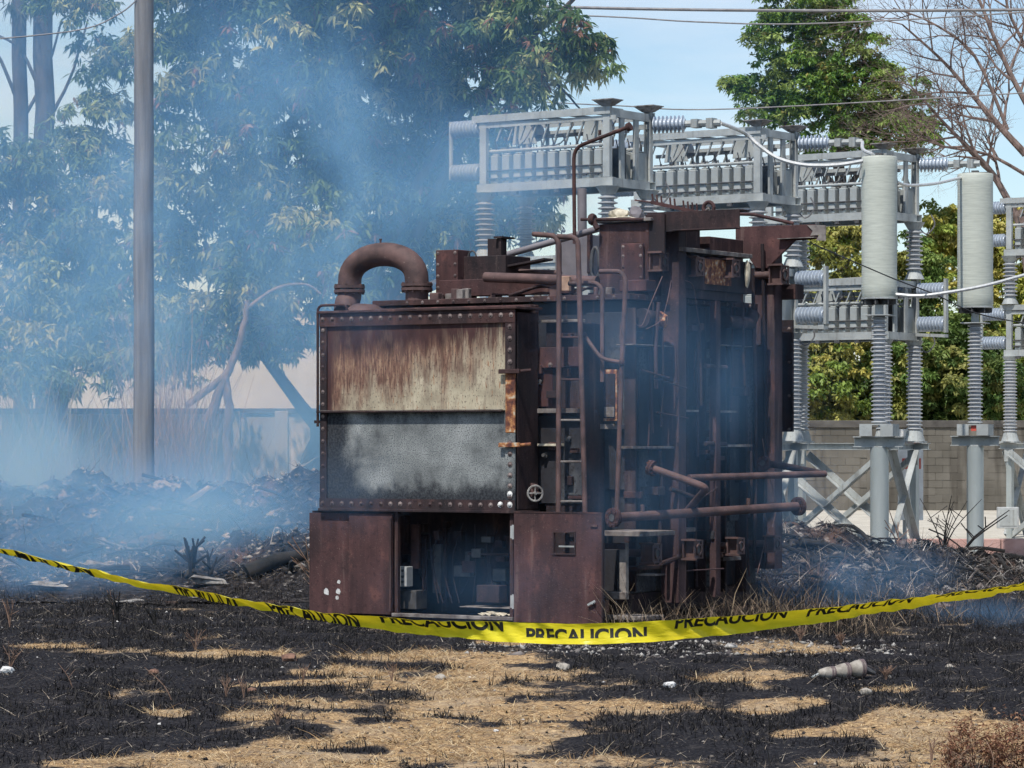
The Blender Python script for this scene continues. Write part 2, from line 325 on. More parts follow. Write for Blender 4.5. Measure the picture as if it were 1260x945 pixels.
def round_path(pts, r, k=4):                                # polyline with rounded corners
    pts = [Vector(p) for p in pts]; out = [pts[0]]
    for i in range(1, len(pts)-1):
        a = (pts[i-1]-pts[i]); b = (pts[i+1]-pts[i]); rr = min(r, a.length*.45, b.length*.45); a = pts[i]+a.normalized()*rr; b = pts[i]+b.normalized()*rr
        for j in range(k+1):
            t = j/k; out.append(a*(1-t)**2 + pts[i]*2*t*(1-t) + b*t*t)
    return out + [pts[-1]]
# numpy value noise
def _h(ix, iy, sd): 
    n = (ix*374761393 + iy*668265263 + sd*1442695041) & 0xffffffff; n = ((n ^ (n >> 13))*1274126177) & 0xffffffff; return ((n ^ (n >> 16)) & 0xffff)/65535.0
def vnoise(x, y, sd=0):
    x = np.asarray(x, float); y = np.asarray(y, float); ix = np.floor(x).astype(np.int64); iy = np.floor(y).astype(np.int64); fx = x-ix; fy = y-iy
    fx = fx*fx*(3-2*fx); fy = fy*fy*(3-2*fy)
    return (_h(ix,iy,sd)*(1-fx)+_h(ix+1,iy,sd)*fx)*(1-fy)+(_h(ix,iy+1,sd)*(1-fx)+_h(ix+1,iy+1,sd)*fx)*fy
def fbm(x, y, o=4, sd=0):
    s = 0; a = .5; tot = 0
    for i in range(o): s = s + a*vnoise(x*2**i, y*2**i, sd+i*17); tot += a; a *= .5
    return s/tot
def np_mesh(name, verts, faces, mat, cols=None, parent=None, smooth=False, attrs=None):
    verts = np.asarray(verts, np.float32); faces = np.asarray(faces, np.int32); k = faces.shape[1]
    me = bpy.data.meshes.new(name); me.vertices.add(len(verts)); me.vertices.foreach_set('co', verts.ravel())
    me.loops.add(faces.size); me.loops.foreach_set('vertex_index', faces.ravel()); me.polygons.add(len(faces))
    me.polygons.foreach_set('loop_start', np.arange(0, faces.size, k, dtype=np.int32))
    if smooth: me.polygons.foreach_set('use_smooth', np.ones(len(faces), bool))
    me.update(calc_edges=True); me.validate(); me.materials.append(mat)
    if cols is not None:
        a = me.attributes.new('Col', 'FLOAT_COLOR', 'POINT'); c = np.ones((len(verts), 4), np.float32); c[:, :3] = cols; a.data.foreach_set('color', c.ravel())
    for kname, arr in (attrs or {}).items():
        a = me.attributes.new(kname, 'FLOAT', 'POINT'); a.data.foreach_set('value', np.asarray(arr, np.float32).ravel())
    o = bpy.data.objects.new(name, me); COL.objects.link(o)
    if parent: o.parent = parent
    return o

# ================================================================== GROUND
STRAW = [(560,940,360,50),(520,905,170,34),(400,940,150,18),(580,868,150,26),(640,838,130,17),(560,812,110,9),(470,826,90,8),(760,868,120,9),(905,868,95,8),(900,832,80,6),
         (1180,905,150,26),(1120,935,190,20),(1080,890,60,8),(990,905,60,9),(880,935,110,12),(1160,880,70,6),(770,835,60,7),(150,802,70,3.5),(60,795,50,3),(250,806,80,3.5),
         (205,877,40,3),(420,868,80,7),(330,882,60,6),(700,905,120,14),(980,868,40,6),(1200,850,30,4),(345,842,60,4),(1100,850,30,4),(660,790,60,4),(960,797,90,6),(150,938,120,4)]
BLACK = [(880,925,120,12),(560,885,70,4),(700,930,90,5),(430,925,60,5),(640,860,50,4),(770,915,120,13),(880,903,110,14),(600,893,60,5),(340,905,110,12),(60,915,190,26),(1000,885,70,8),(900,885,130,10),(690,861,70,7),(640,800,90,6),(850,850,120,9),(1010,915,110,10),(250,915,120,13),(470,890,50,6),(820,893,90,7)]
def straw_mask(x, y):
    px = 630 + F*x/y; py = HZ + F*EYE/np.maximum(y, 1)
    m = np.full(np.shape(x), -1.2)
    for cx, cy_, rx, ry in STRAW: m = np.maximum(m, 1 - ((px-cx)/rx)**2 - ((py-cy_)/ry)**2)
    for cx, cy_, rx, ry in BLACK: m = m - 1.6*np.clip(1 - ((px-cx)/rx)**2 - ((py-cy_)/ry)**2, 0, 1)
    n = fbm(x*1.1+5, y*.55, 5, 3); n2 = fbm(x*5, y*2.5, 3, 9)
    n3 = fbm(x*2.4+9, y*.9, 4, 41); m = np.clip(m, -1.2, .9)*1.25 + (n-.5)*3.6 + (n3-.5)*3.4 + (n2-.5)*2.6
    return m - .25
def gh(x, y):
    near = np.clip((44-y)/8, 0, 1)
    return near*((fbm(x*.8, y*.8, 3, 1)-.5)*.07 + (fbm(x*4, y*4, 4, 5)-.5)*.055)
def steps(lo, hi, segs):
    v = [lo]
    for end, st in segs:
        n = max(1, int(round((end-v[-1])/st))); v += list(np.linspace(v[-1], end, n+1)[1:])
    return np.array(v)
xs = steps(-400, 400, [(-60,40),(-14,3),(-6.2,.3),(6.2,.05),(14,.3),(60,3),(400,40)])
ys = steps(2, 900, [(15,1),(29,.05),(36,.10),(50,.5),(100,2),(900,80)])
gx, gyy = np.meshgrid(xs, ys); sm = straw_mask(gx, gyy)
pale = np.clip((gyy-47)/3, 0, 1)*np.clip((gx-1)/2, 0, 1)
gz = gh(gx, gyy)
nx, ny = len(xs), len(ys); idx = np.arange(nx*ny).reshape(ny, nx)
fcs = np.stack([idx[:-1,:-1], idx[:-1,1:], idx[1:,1:], idx[1:,:-1]], -1).reshape(-1, 4)
t = NT('scorched_field'); a = t.n('ShaderNodeAttribute', attribute_name='straw'); b = t.n('ShaderNodeAttribute', attribute_name='pale')
n1 = t.noise(9, 8); n2 = t.noise(45, 6, (1, .7, 1)); n3 = t.noise(2.0, 6); n4 = t.noise(70, 4, (.35, 1, 1))
char = t.ramp(n2, [(.32, (.006, .006, .008)), (.52, (.020, .019, .022)), (.66, (.05, .046, .046)), (.78, (.15, .13, .115))])
char = t.mix(t.math('MULTIPLY', t.sstep(n3, .55, .72), .5), char, (.10, .09, .085, 1))
straw = t.ramp(n4, [(.36, (.13, .075, .04)), (.5, (.42, .27, .135)), (.64, (.72, .52, .29))]); straw = t.mix(t.math('MULTIPLY', t.sstep(n1, .46, .62), .75), straw, (.15, .11, .08, 1)); straw = t.mix(t.math('MULTIPLY', t.sstep(t.noise(1.3, 5, off=(7,3,0)), .48, .62), .55), straw, (.40, .31, .21, 1)); straw = t.mix(t.math('MULTIPLY', t.sstep(n2, .60, .68), .8), straw, (.03, .027, .025, 1))
v = t.math('MULTIPLY_ADD', t.math('SUBTRACT', n1, .5), 2.2, a.outputs['Fac']); v = t.math('MULTIPLY_ADD', t.math('SUBTRACT', n2, .5), 1.0, v)
c = t.mix(t.sstep(v, -.65, .0), char, t.ramp(n2, [(.35, (.045, .036, .03)), (.65, (.16, .125, .095))])); c = t.mix(t.sstep(v, -.20, .22), c, straw)
pl = t.ramp(t.noise(1.2, 6), [(.3, (.42, .38, .31)), (.7, (.60, .56, .48))]); c = t.mix(b.outputs['Fac'], c, pl)
t.col(c); t.rough(.97, 0, .08); t.bump(n2, .9, .03); M['ground'] = t.m
g = np_mesh('ground', np.stack([gx, gyy, gz], -1).reshape(-1, 3), fcs, M['ground'], smooth=True, attrs={'straw': sm, 'pale': pale}); kind(g, 'structure')

# ---- mounds of burnt debris (terrain)
def heap_h(x, y):
    def gs(cx, cyy, sx, sy, h): return h*np.exp(-((x-cx)/sx)**2 - ((y-cyy)/sy)**2)
    l = gs(-3.6,44,3.2,4.0,1.05)+gs(-6.6,43,3.0,4.2,1.0)+gs(-1.6,43.5,1.8,3.2,1.05)+gs(-9.5,44,3,4,.8)+gs(0.5,45,2,3,.8)+gs(-4.2,38.5,2.4,2.2,.30)+gs(-2.3,38.3,1.2,1.6,.62)
    r = gs(3.6,38.4,1.7,2.4,.85)+gs(5.4,39.5,1.2,1.8,.40)+gs(6.9,40,1.4,2,.22)+gs(2.2,38.0,1.2,2,.55)+gs(9,41,2,2,.15)
    h = l*.66 + r*.62; rough = fbm(x*1.5, y*1.5, 5, 21)-.5; r2 = fbm(x*6, y*6, 3, 33)-.5
    return h*(1+rough*.7) + np.clip(h*2, 0, 1)*(rough*.35 + r2*.14)
hx = np.arange(-16, 12, .09); hy = np.arange(33.5, 52, .11); HX, HY = np.meshgrid(hx, hy); HZt = heap_h(HX, HY); HZt = HZt + gh(HX, HY) - .035
nx, ny = len(hx), len(hy); idx = np.arange(nx*ny).reshape(ny, nx); fcs = np.stack([idx[:-1,:-1], idx[:-1,1:], idx[1:,1:], idx[1:,:-1]], -1).reshape(-1, 4)
keep = (HZt.reshape(-1)[fcs].max(1) > .02); 
t = NT('burnt_heap_soil'); n1 = t.noise(2.2, 7, (1, 1, 2)); n2 = t.noise(14, 7); n3 = t.noise(.7, 4)
c = t.ramp(n2, [(.35, (.010, .010, .012)), (.55, (.035, .032, .033)), (.7, (.09, .08, .075))]); c = t.mix(t.sstep(t.math('MULTIPLY_ADD', n2, .5, n1), .83, .93), c, (.30, .28, .26, 1))
c = t.mix(t.math('MULTIPLY', t.sstep(n3, .56, .66), .6), c, (.17, .10, .07, 1)); t.col(c); t.rough(.97, 0, .05); t.bump(n2, .9, .05); M['heap'] = t.m
hm = np_mesh('burnt_mound', np.stack([HX, HY, HZt], -1).reshape(-1, 3), fcs[keep], M['heap'], smooth=True); kind(hm, 'structure')
def surf(x, y): return np.maximum(gh(x, y), heap_h(x, y) + gh(x, y) - .035)

# ---- loose blades, stubble and debris
def blades(name, P, L, W, lean, base, tip, mat, kindname=None, droop=.5):
    """P (n,3) roots, L lengths, W widths, lean (n,) 0 upright..1.5 flat; three-segment strips"""
    n = len(P); az = rng.uniform(0, 2*np.pi, n); fz = rng.uniform(0, 2*np.pi, n); side = np.stack([np.cos(fz), np.sin(fz), np.zeros(n)], -1)
    dirh = np.stack([np.cos(az), np.sin(az), np.zeros(n)], -1); vs = []; cs = []
    p = P.copy(); ang = lean.copy()
    for k in range(3):
        wv = (W*(1-.42*k))[:, None]*.5
        vs += [p-side*wv, p+side*wv]; f = k/2.2; c = base*(1-f)+tip*f; cs += [c, c]
        p = p + (dirh*np.sin(ang)[:, None] + np.array([0,0,1.])*np.cos(ang)[:, None])*(L/2)[:, None]*(1 if k < 2 else 0); ang = np.clip(ang + droop*rng.uniform(.3, 1, n), 0, 1.75)
    V = np.stack(vs, 1).reshape(-1, 3); C = np.stack(cs, 1).reshape(-1, 3)
    o = (np.arange(n)*6)[:, None, None]; Fq = np.array([[0,1,3,2],[2,3,5,4]])[None] + o
    ob = np_mesh(name, V, Fq.reshape(-1, 4), mat, C)
    if kindname: kind(ob, kindname)
    return ob
def view_pts(n, y0, y1, margin=.35):
    y = np.sqrt(rng.uniform(y0**2, y1**2, n)); x = rng.uniform(-1, 1, n)*(630/F*y + margin); return x, y
def palette(cols, n, jit=.2):
    c = np.array(cols)[rng.integers(0, len(cols), n)]; return c*rng.uniform(1-jit, 1+jit, (n, 1))
x, y = view_pts(440000, 16.6, 31.5); m = straw_mask(x, y) + rng.normal(0, .25, len(x)); cl = fbm(x*2.2, y*1.6, 4, 91); s = (m > .05) & (cl + rng.normal(0, .09, len(x)) > .36); x, y, cl = x[s][:150000], y[s][:150000], cl[s][:150000]; n = len(x)
P = np.stack([x, y, gh(x, y)-.003], -1); L = rng.gamma(3, .010, n)*(1+np.clip(cl-.55, 0, 1)*7)+.012; c = palette([(.58,.40,.20),(.64,.48,.27),(.45,.29,.14),(.30,.19,.10),(.72,.58,.37),(.19,.12,.07)], n, .3)
blades('dry_grass', P, L, rng.uniform(.003, .008, n), np.clip(rng.uniform(1.0, 1.6, n), 0, 1.55), c*.7, c, M['grass'], 'stuff', .2)
x, y = view_pts(340000, 16.6, 41); m = straw_mask(x, y); cl = fbm(x*3, y*2, 3, 55); s = (m < .1) & (cl + rng.normal(0,.05,len(x)) > .5); x, y = x[s][:115000], y[s][:115000]; n = len(x)
P = np.stack([x, y, surf(x, y)-.003], -1); c = palette([(.010,.010,.012),(.02,.018,.018),(.006,.006,.007),(.05,.045,.04)], n)
blades('charred_stubble', P, rng.gamma(2.5, .013, n)+.012, rng.uniform(.004, .012, n), rng.uniform(0, 1.3, n), c, c*1.3, M['grass'], 'stuff', .3)
x, y = view_pts(14000, 16.6, 40); s = straw_mask(x, y) < -.1; x, y = x[s], y[s]; n = len(x)     # pale burnt stems lying in the char
P = np.stack([x, y, surf(x, y)+.004], -1); c = palette([(.30,.24,.18),(.16,.13,.11),(.42,.36,.28),(.10,.09,.085)], n)
blades('singed_stems', P, rng.gamma(2.2, .03, n)+.02, rng.uniform(.003, .007, n), rng.uniform(1.1, 1.55, n), c, c, M['grass'], 'stuff', .1)
x = np.concatenate([rng.uniform(.9, 3.6, 1500), rng.normal(2.6, .5, 900), rng.uniform(2.5, 6.0, 900)]); y = np.concatenate([rng.uniform(29.6, 31.2, 1500), rng.uniform(31, 33, 900), rng.uniform(31.5, 36, 900)]); n = len(x)
c = palette([(.03,.026,.024),(.30,.22,.15),(.14,.10,.075),(.02,.018,.018),(.36,.28,.19),(.06,.05,.04)], n)
blades('scorched_weeds', np.stack([x, y, surf(x, y)], -1), rng.gamma(3, .07, n)+.05, rng.uniform(.006, .014, n), rng.uniform(.1, 1.1, n), c*.7, c, M['grass'], 'stuff', .6)
# small stones / clods as stuff
def clods(name, P, S, cols, mat=None):
    n = len(P); base = np.array([(1,0,0),(-.8,.3,0),(0,1,0),(.1,-1,0),(0,0,1),(0,0,-.6)], float); Fc = np.array([(0,2,4),(2,1,4),(1,3,4),(3,0,4),(2,0,5),(1,2,5),(3,1,5),(0,3,5)])
    V = base[None]*S[:, None, None]*rng.uniform(.5, 1.3, (n, 6, 1)) + rng.normal(0, .28, (n, 6, 3))*S[:, None, None]; a = rng.uniform(0, 6.28, n); ca, sa = np.cos(a)[:, None], np.sin(a)[:, None]
    V = np.stack([V[...,0]*ca-V[...,1]*sa, V[...,0]*sa+V[...,1]*ca, V[...,2]*.6], -1) + P[:, None]
    ob = np_mesh(name, V.reshape(-1, 3), (Fc[None]+(np.arange(n)*6)[:, None, None]).reshape(-1, 3), mat or M['debris'], np.repeat(cols, 6, 0)); kind(ob, 'stuff'); return ob
x, y = view_pts(7000, 16.6, 36); P = np.stack([x, y, gh(x, y)], -1); c = palette([(.02,.02,.022),(.012,.012,.013),(.05,.045,.042),(.03,.028,.028),(.16,.14,.12)], len(x))
clods('burnt_clods', P, np.clip(rng.gamma(2, .006, len(x))+.004, 0, .022), c)
x, y = view_pts(380, 16.6, 34); P = np.stack([x, y, gh(x, y)], -1); c = palette([(.40,.37,.33),(.55,.53,.50),(.28,.25,.22),(.20,.15,.12)], len(x))
clods('scattered_pebbles', P, np.clip(rng.gamma(2, .004, len(x))+.004, 0, .020), c)
# gravel scatter under the tape near the transformer
x = rng.uniform(-.4, 3.4, 900); y = rng.uniform(26.9, 28.6, 900); P = np.stack([x, y, gh(x, y)+.002], -1); clods('pale_gravel', P, rng.gamma(2, .007, 900)+.005, palette([(.30,.28,.25),(.38,.36,.33),(.18,.16,.15),(.08,.07,.07)], 900))
# debris on the mounds: dark and ash-white slabs and sticks
def heap_pts(n, boxes):
    xs_, ys_ = [], []
    for (x0, x1, y0, y1, k) in boxes: xs_.append(rng.uniform(x0, x1, int(n*k))); ys_.append(rng.uniform(y0, y1, int(n*k)))
    x = np.concatenate(xs_); y = np.concatenate(ys_); return x, y
x, y = heap_pts(16000, [(-9,1,37,45,.7),(1.5,8,36,41,.3)]); s = heap_h(x, y) > .12; x, y = x[s], y[s]; n = len(x)
white = fbm(x*.9, y*.6, 4, 77) > .52
c = np.where((white & (x < 1))[:, None], palette([(.22,.205,.19),(.32,.30,.28),(.12,.115,.11),(.05,.045,.042)], n), palette([(.014,.014,.016),(.03,.028,.028),(.06,.055,.05),(.13,.11,.1),(.01,.01,.011)], n))
mb = MB(); rb_ = random.Random(5)
for k in range(230):
    bx, by = (rb_.uniform(-8.5, .8), rb_.uniform(36.8, 44)) if k < 150 else (rb_.uniform(2, 7.5), rb_.uniform(36, 40.5))
    if heap_h(np.array(bx), np.array(by)) < .1: continue
    L_ = rb_.uniform(.2, .9); an = rb_.uniform(0, 6.28); p0 = Vector((bx, by, 0)); p1 = p0+Vector((math.cos(an)*L_, math.sin(an)*L_*.6, 0)); p0.z = float(surf(np.array(p0.x), np.array(p0.y)))+rb_.uniform(0,.05); p1.z = float(surf(np.array(p1.x), np.array(p1.y)))+rb_.uniform(0, .18)
    mb.tube(smooth_path([p0, (p0+p1)/2+Vector((0,0,rb_.uniform(.0,.07))), p1], 3), rb_.uniform(.008, .035), 6)
kind(mb.build('charred_brushwood', M['char_stick']), 'stuff')
clods('heap_rubble', np.stack([x, y, surf(x, y)+.01], -1), rng.gamma(2.0, .011, n)+.008, c)
x, y = heap_pts(30000, [(-9,1,37,45,.6),(1.5,8,35.5,41,.4)]); s = heap_h(x, y) > .08; x, y = x[s], y[s]; n = len(x)
c = palette([(.012,.012,.013),(.03,.028,.026),(.30,.26,.22),(.12,.09,.07),(.46,.43,.40),(.014,.014,.014)], n)
blades('heap_straw_and_twigs', np.stack([x, y, surf(x, y)], -1), rng.gamma(2.2, .06, n)+.04, rng.uniform(.005, .015, n), rng.uniform(.7, 1.5, n), c, c, M['grass'], 'stuff', .3)
for k, (px, py, Y, ln, wd, rz, tl, mt) in enumerate([(238,603,42.5,.75,.05,.5,-.5,'slab_ash'),(95,596,43,.35,.12,.3,-.3,'slab_ash'),(165,655,39.5,.5,.16,.9,.25,'tan'),(140,668,39,.55,.14,.7,.3,'slab_ash'),
        (350,655,38.6,.5,.2,.2,-.5,'slab_ash'),(368,640,38.9,.6,.1,.1,.1,'slab_ash'),(345,690,37.4,.6,.18,.4,-.2,'slab_ash'),(130,690,37.5,.5,.12,.3,.2,'slab_ash'),(60,705,36.4,.4,.1,.2,.1,'slab_ash'),(255,705,36.8,.5,.16,.6,.15,'slab_ash')]):
    p = at(px, py, Y); z = float(surf(np.array(p.x), np.array(Y))); o = MB()
    for j in range(2): o.add([(random.uniform(-.12,.12)+a*ln/2*(1-.3*j), b*wd/2*random.uniform(.5,1.3), c_*.018+.03*j+random.uniform(-.02,.02)) for a in (-1,1) for b in (-1,1) for c_ in (-1,1)], [(0,1,3,2),(4,6,7,5),(0,4,5,1),(2,3,7,6),(0,2,6,4),(1,5,7,3)])
    ob = o.build('ash_covered_slab', M[mt], bevel=.008); ob.location = (p.x, Y, z+.05); ob.rotation_euler = (random.uniform(-.5,.2), tl, rz)
    lab = ['pale broken plank sloping down near the top of the smoking heap behind the utility pole','pale chip of rubble at the upper left of the smoking heap','brownish flat slab in the middle of the left heap','pale slab just below the brownish flat slab on the left heap',
           'dull grey sheet leaning on the heap left of the cabinet','white ash crusted slab at the top of the heap beside the cabinet','white ash crusted slab at the foot of the heap beside the cabinet','white ash slab low on the heap above the rolled part of the tape','small white ash slab at the far left foot of the heap','pale ash slab at the foot of the heap below the charred stump'][k]
    tag(ob, lab, 'slab', 'ash covered slabs on the burnt heap')

for k, (pa, pb, Y, rr, lab) in enumerate((((305,705),(378,690),37.2,.11,'thick charred log lying in front of the heap left of the cabinet'),((155,612),(100,640),41,.05,'thin charred branch on the upper left of the heap'),((215,628),(262,650),39.5,.05,'charred branch below the utility pole'),((20,668),(96,640),38.5,.06,'long charred branch at the far left of the heap'),
        ((300,628),(352,612),40.6,.05,'charred branch near the heap crest left of the cabinet'),((985,690),(1060,668),37.6,.05,'charred branch across the right heap'),((1075,705),(1150,720),37.4,.045,'charred branch on the lower right heap'))):
    a = at(*pa, Y); b = at(*pb, Y); a.z = float(surf(np.array(a.x), np.array(Y)))+rr*.7; b.z = float(surf(np.array(b.x), np.array(Y)))+rr*.8; m_ = (a+b)/2+Vector((0,.08,rr*.5)); o = MB().tube([p-a for p in smooth_path([a, m_, b], 4)], [rr*(1-.06*i) for i in range(9)], 9).build('charred_branch', M['char_stick'], smooth=True)
    o.location = a; tag(o, lab, 'branch')

# ================================================================== WALL AND YARD BEHIND
wall = thing('block_wall', 'long grey stained concrete block wall with a dark coping behind the capacitor banks', 'wall', (9.5, 84.6, 0))
bw, bh = .40, .20; me0 = MB().box(-bw/2+.004, bw/2-.004, 0, .19, .004, bh-.004).build('brick', M['block'], wall, bevel=.003); first = True
MB().box(-3.9, 13.9, .006, .17, 0, 2.2).build('mortar', M['block'], wall); cnt = 0; far = MB(); colx = [-2.6, .1, 2.8, 5.5]
for r_ in range(11):
    for k in range(-9, 34):
        xx = k*bw + (bw/2 if r_ % 2 else 0)
        if any(abs(xx-c_) < .25 for c_ in colx): continue
        dy = random.uniform(-.012, .006)
        if -1.6 < xx < 5.9 and cnt < 290:
            cnt += 1
            if first: o = me0; first = False
            else: o = me0.copy(); COL.objects.link(o)
            o.name = 'block'; o.location = (xx, dy, r_*bh+.001)
        elif -3.7 < xx < 13.7: far.box(xx-bw/2+.004, xx+bw/2-.004, dy, .188+dy, r_*bh+.005, r_*bh+bh-.003)
kind(far.build('distant_blocks', M['block'], wall), 'stuff')
for c_ in colx: MB().box(c_-.13, c_+.13, -.03, .2, 0, 2.2).build('concrete_column', M['block'], wall, bevel=.01)
MB().box(-3.95, 13.95, -.05, .25, 2.203, 2.40).build('coping', M['coping'], wall, bevel=.015)
lw = thing('rendered_wall', 'pale grey rendered boundary wall behind the smoking heap left of the transformer', 'wall', (-7, 66, 0))
MB().box(-9, 7.3, 0, .2, 0, 2.4).build('wall_face', M['plaster'], lw)
for c_ in (-6, -2.4, 1.2, 2.2, 4.4, 7.1): MB().box(c_-.14, c_+.14, -.05, .24, 0, 2.46).build('pilaster', M['plaster'], lw, bevel=.01)
MB().box(-9, 7.35, -.04, .26, 2.403, 2.52).build('coping', M['coping'], lw, bevel=.01)
MB().box(2.4, 4.2, -.02, -.003, .2, 2.2).build('pale_panel', M['building'], lw)
kb = thing('pink_kerb_wall', 'low pink masonry kerb in front of the pale yard by the round steel posts', 'kerb', (7.0, 50.5, 0))
for k in range(7):
    MB().box(k*.42-1.3, k*.42-1.3+.405, 0, .14, 0, .27).build('masonry_block', M['pink'], kb, bevel=.01)
# ---- cream building far behind the left trees
bd = thing('cream_building', 'long cream building glimpsed through gaps in the big tree on the left', 'building', (-12, 112, 0))
MB().box(-9, 12, 0, 8, 0, 6.3).build('wall', M['building'], bd)
rf = MB().bar((-9.4, -.4, 6.32), (12.4, -.4, 6.32), .25, .22).build('roof', M['roof'], bd); 

# ================================================================== TREES AND PLANTS
def leaves(P, cols, ln, wd, per, droop, spread, jit=.25):
    """rosettes of folded leaves: P (n,3) centres -> verts, faces, colours"""
    n = len(P)*per; C = np.repeat(P, per, 0) + rng.normal(0, spread, (n, 3)); az = rng.uniform(0, 2*np.pi, n); el = rng.normal(droop, .45, n)
    d = np.stack([np.cos(az)*np.cos(el), np.sin(az)*np.cos(el), -np.sin(el)], -1); sd = np.stack([-np.sin(az), np.cos(az), np.zeros(n)], -1)
    rl = rng.normal(0, .6, n)[:, None]; up = np.cross(d, sd); sd = sd*np.cos(rl) + up*np.sin(rl)
    L = (ln*rng.uniform(.6, 1.25, n))[:, None]; W = (wd*rng.uniform(.7, 1.2, n))[:, None]; dn = np.array([0, 0, -1.])*L*.18
    v = np.stack([C, C+d*L*.45+sd*W*.5, C+d*L+dn, C+d*L*.45-sd*W*.5], 1).reshape(-1, 3)
    f = np.arange(n*4).reshape(-1, 4); cc = np.repeat(cols, per, 0)*rng.uniform(1-jit, 1+jit, (n, 1)); return v, f, np.repeat(cc, 4, 0)
def blob_points(blobs, per_unit, rough=.5):
    """clump centres then rosettes round each clump: uneven outline and gaps"""
    out = []
    for (cx, cyy, cz, rx, ry, rz) in blobs:
        n = max(6, int(per_unit*rx*ry*rz)); d = rng.normal(size=(n, 3)); d /= np.linalg.norm(d, axis=1)[:, None]; rr = rng.uniform(.35, 1, n)[:, None]**.6*rng.uniform(.8, 1.12, (n,1))
        out.append(np.array([cx, cyy, cz]) + d*rr*np.array([rx, ry, rz]))
    return np.concatenate(out)
def crown(tree, blobs, clumps, per_clump, clump_r, ln, wd, per, droop, cols, name='crown', extra=None, pale=0):
    c = blob_points(blobs, clumps); nc = len(c); shade = rng.uniform(.7, 1.25, nc); ci = rng.integers(0, len(cols), nc)
    dd = rng.normal(size=(nc*per_clump, 3)); dd /= np.linalg.norm(dd, axis=1)[:, None]; low = rng.random(len(dd)) < .8; dd[:, 2] = np.where(low, np.abs(dd[:, 2]), dd[:, 2])
    sz = np.repeat(rng.uniform(.6, 1.35, nc), per_clump)[:, None]; P = np.repeat(c, per_clump, 0) + dd*sz*clump_r*rng.uniform(.75, 1.05, (len(dd), 1))*np.array([1, 1, .65])
    if pale: ci = np.where(rng.random(nc) < pale, len(cols)-1, ci)
    colr = np.array(cols)[np.repeat(ci, per_clump)]*np.repeat(shade, per_clump)[:, None]
    if extra is not None:
        k = rng.random(len(P)) < extra[0]; colr[k] = np.array(extra[1])
    v, f, cc = leaves(P, colr, ln, wd, per, droop, .03)
    return kind(np_mesh(name, v, f, M['leaf'], cc, tree), 'stuff')
def limbs(tree, paths, mat, name='trunk'):
    for i, (pts, r0, r1) in enumerate(paths):
        sp = smooth_path(pts, 5); n = len(sp); rs = [r0+(r1-r0)*(k/(n-1))**.8 for k in range(n)]
        sp = [p + Vector((random.gauss(0, r0*.12), random.gauss(0, r0*.12), 0)) if 0 < k < n-1 else p for k, p in enumerate(sp)]
        MB().tube(sp, rs, 10).build(name if i == 0 else 'limb', mat, tree, smooth=True)
def P3(px, py, Y): v = at(px, py, Y); return (v.x, v.y, v.z)
def bl(px, py, Y, rpx, rpy, ry=None):
    v = at(px, py, Y); s_ = Y/F; return (v.x, v.y, v.z, rpx*s_, ry or rpx*s_*.7, rpy*s_)
MANGO = [(.11,.17,.05),(.16,.23,.07),(.09,.15,.05),(.06,.11,.045),(.28,.33,.13),(.40,.41,.19)]
# big mango tree, centre left
tm = thing('mango_tree', 'huge dark mango tree filling the middle left behind blue smoke', 'tree', (-3.6, 60, 0)); 
def rel(b, T): return tuple([b[0]-T.location.x, b[1]-T.location.y, b[2]-T.location.z] + list(b[3:]))
BB = [bl(300,60,60,120,90), bl(420,20,59,130,90), bl(540,30,60,120,80), bl(630,55,59,80,55), bl(690,52,58,48,42), bl(720,72,58,22,28), bl(655,100,58,26,32),bl(590,130,60,90,60),
      bl(250,170,60,90,80), bl(370,150,60,110,90), bl(480,140,61,120,90), bl(260,290,61,80,70), bl(380,260,60,110,90), bl(500,250,61,110,80), bl(600,240,62,80,60), bl(650,260,62,42,34),
      bl(470,340,62,90,50), bl(300,375,60,70,45), bl(240,400,60,50,55), bl(380,320,58,60,50), bl(560,310,62,80,50), bl(400,-60,60,240,60), bl(600,-40,60,110,50), bl(225,60,60,50,90), bl(440,400,63,60,50),bl(215,300,61,50,60),bl(300,415,60,50,35),bl(350,400,60,45,35),bl(420,345,60,60,40),bl(240,450,60,40,35),bl(330,345,59,60,45),bl(280,340,60,50,50),bl(345,430,60,40,25),bl(190,350,61,40,50),bl(205,420,60,45,40)]
crown(tm, [rel(b, tm) for b in BB], 17, 20, .52, .22, .062, 9, .6, MANGO, extra=(.06, (.26,.14,.09)))
limbs(tm, [([(-.3,.4,0),(-.1,.3,1.5),(.4,0,3.2),(.9,0,5)], .32, .22), ([(.2,.2,2.2),(1.2,.3,4.4),(2.2,0,6.6),(3.4,0,8.6)], .20, .07), ([(.9,0,4.5),(.3,.3,7),(0,.2,10)], .18, .08),
           ([(0,.3,2.0),(-1.2,0,3.6),(-2.2,-.3,5.6)], .15, .05), ([(1.2,.3,4.4),(2.9,-.3,5.1),(4.2,-.2,5.6)], .12, .05), ([(1,0,5),(2.6,0,8),(4.8,-.3,10.2)], .13, .04), ([(3.4,-.3,8.8),(4.2,-.6,8.7),(4.9,-.9,8.0)],.05,.015)], M['bark'])
tb = thing('leaning_branch_tree', 'thin crooked pinkish tree leaning in front of the rendered wall', 'tree', P3(238,598,56)); o_ = Vector(tb.location)
limbs(tb, [([tuple(Vector(P3(*q))-o_) for q in ((255,520,56),(272,480,56),(282,455,56),(298,410,56),(304,370,56))], .10, .05), ([tuple(Vector(P3(*q))-o_) for q in ((228,500,56),(255,480,56),(282,458,56))], .06, .07),
           ([tuple(Vector(P3(*q))-o_) for q in ((280,598,56),(280,540,56),(281,500,56),(278,470,56))], .10, .07), ([tuple(Vector(P3(*q))-o_) for q in ((304,380,56),(340,355,56),(375,350,56),(395,362,56))], .04, .02)], M['bark_pale'])
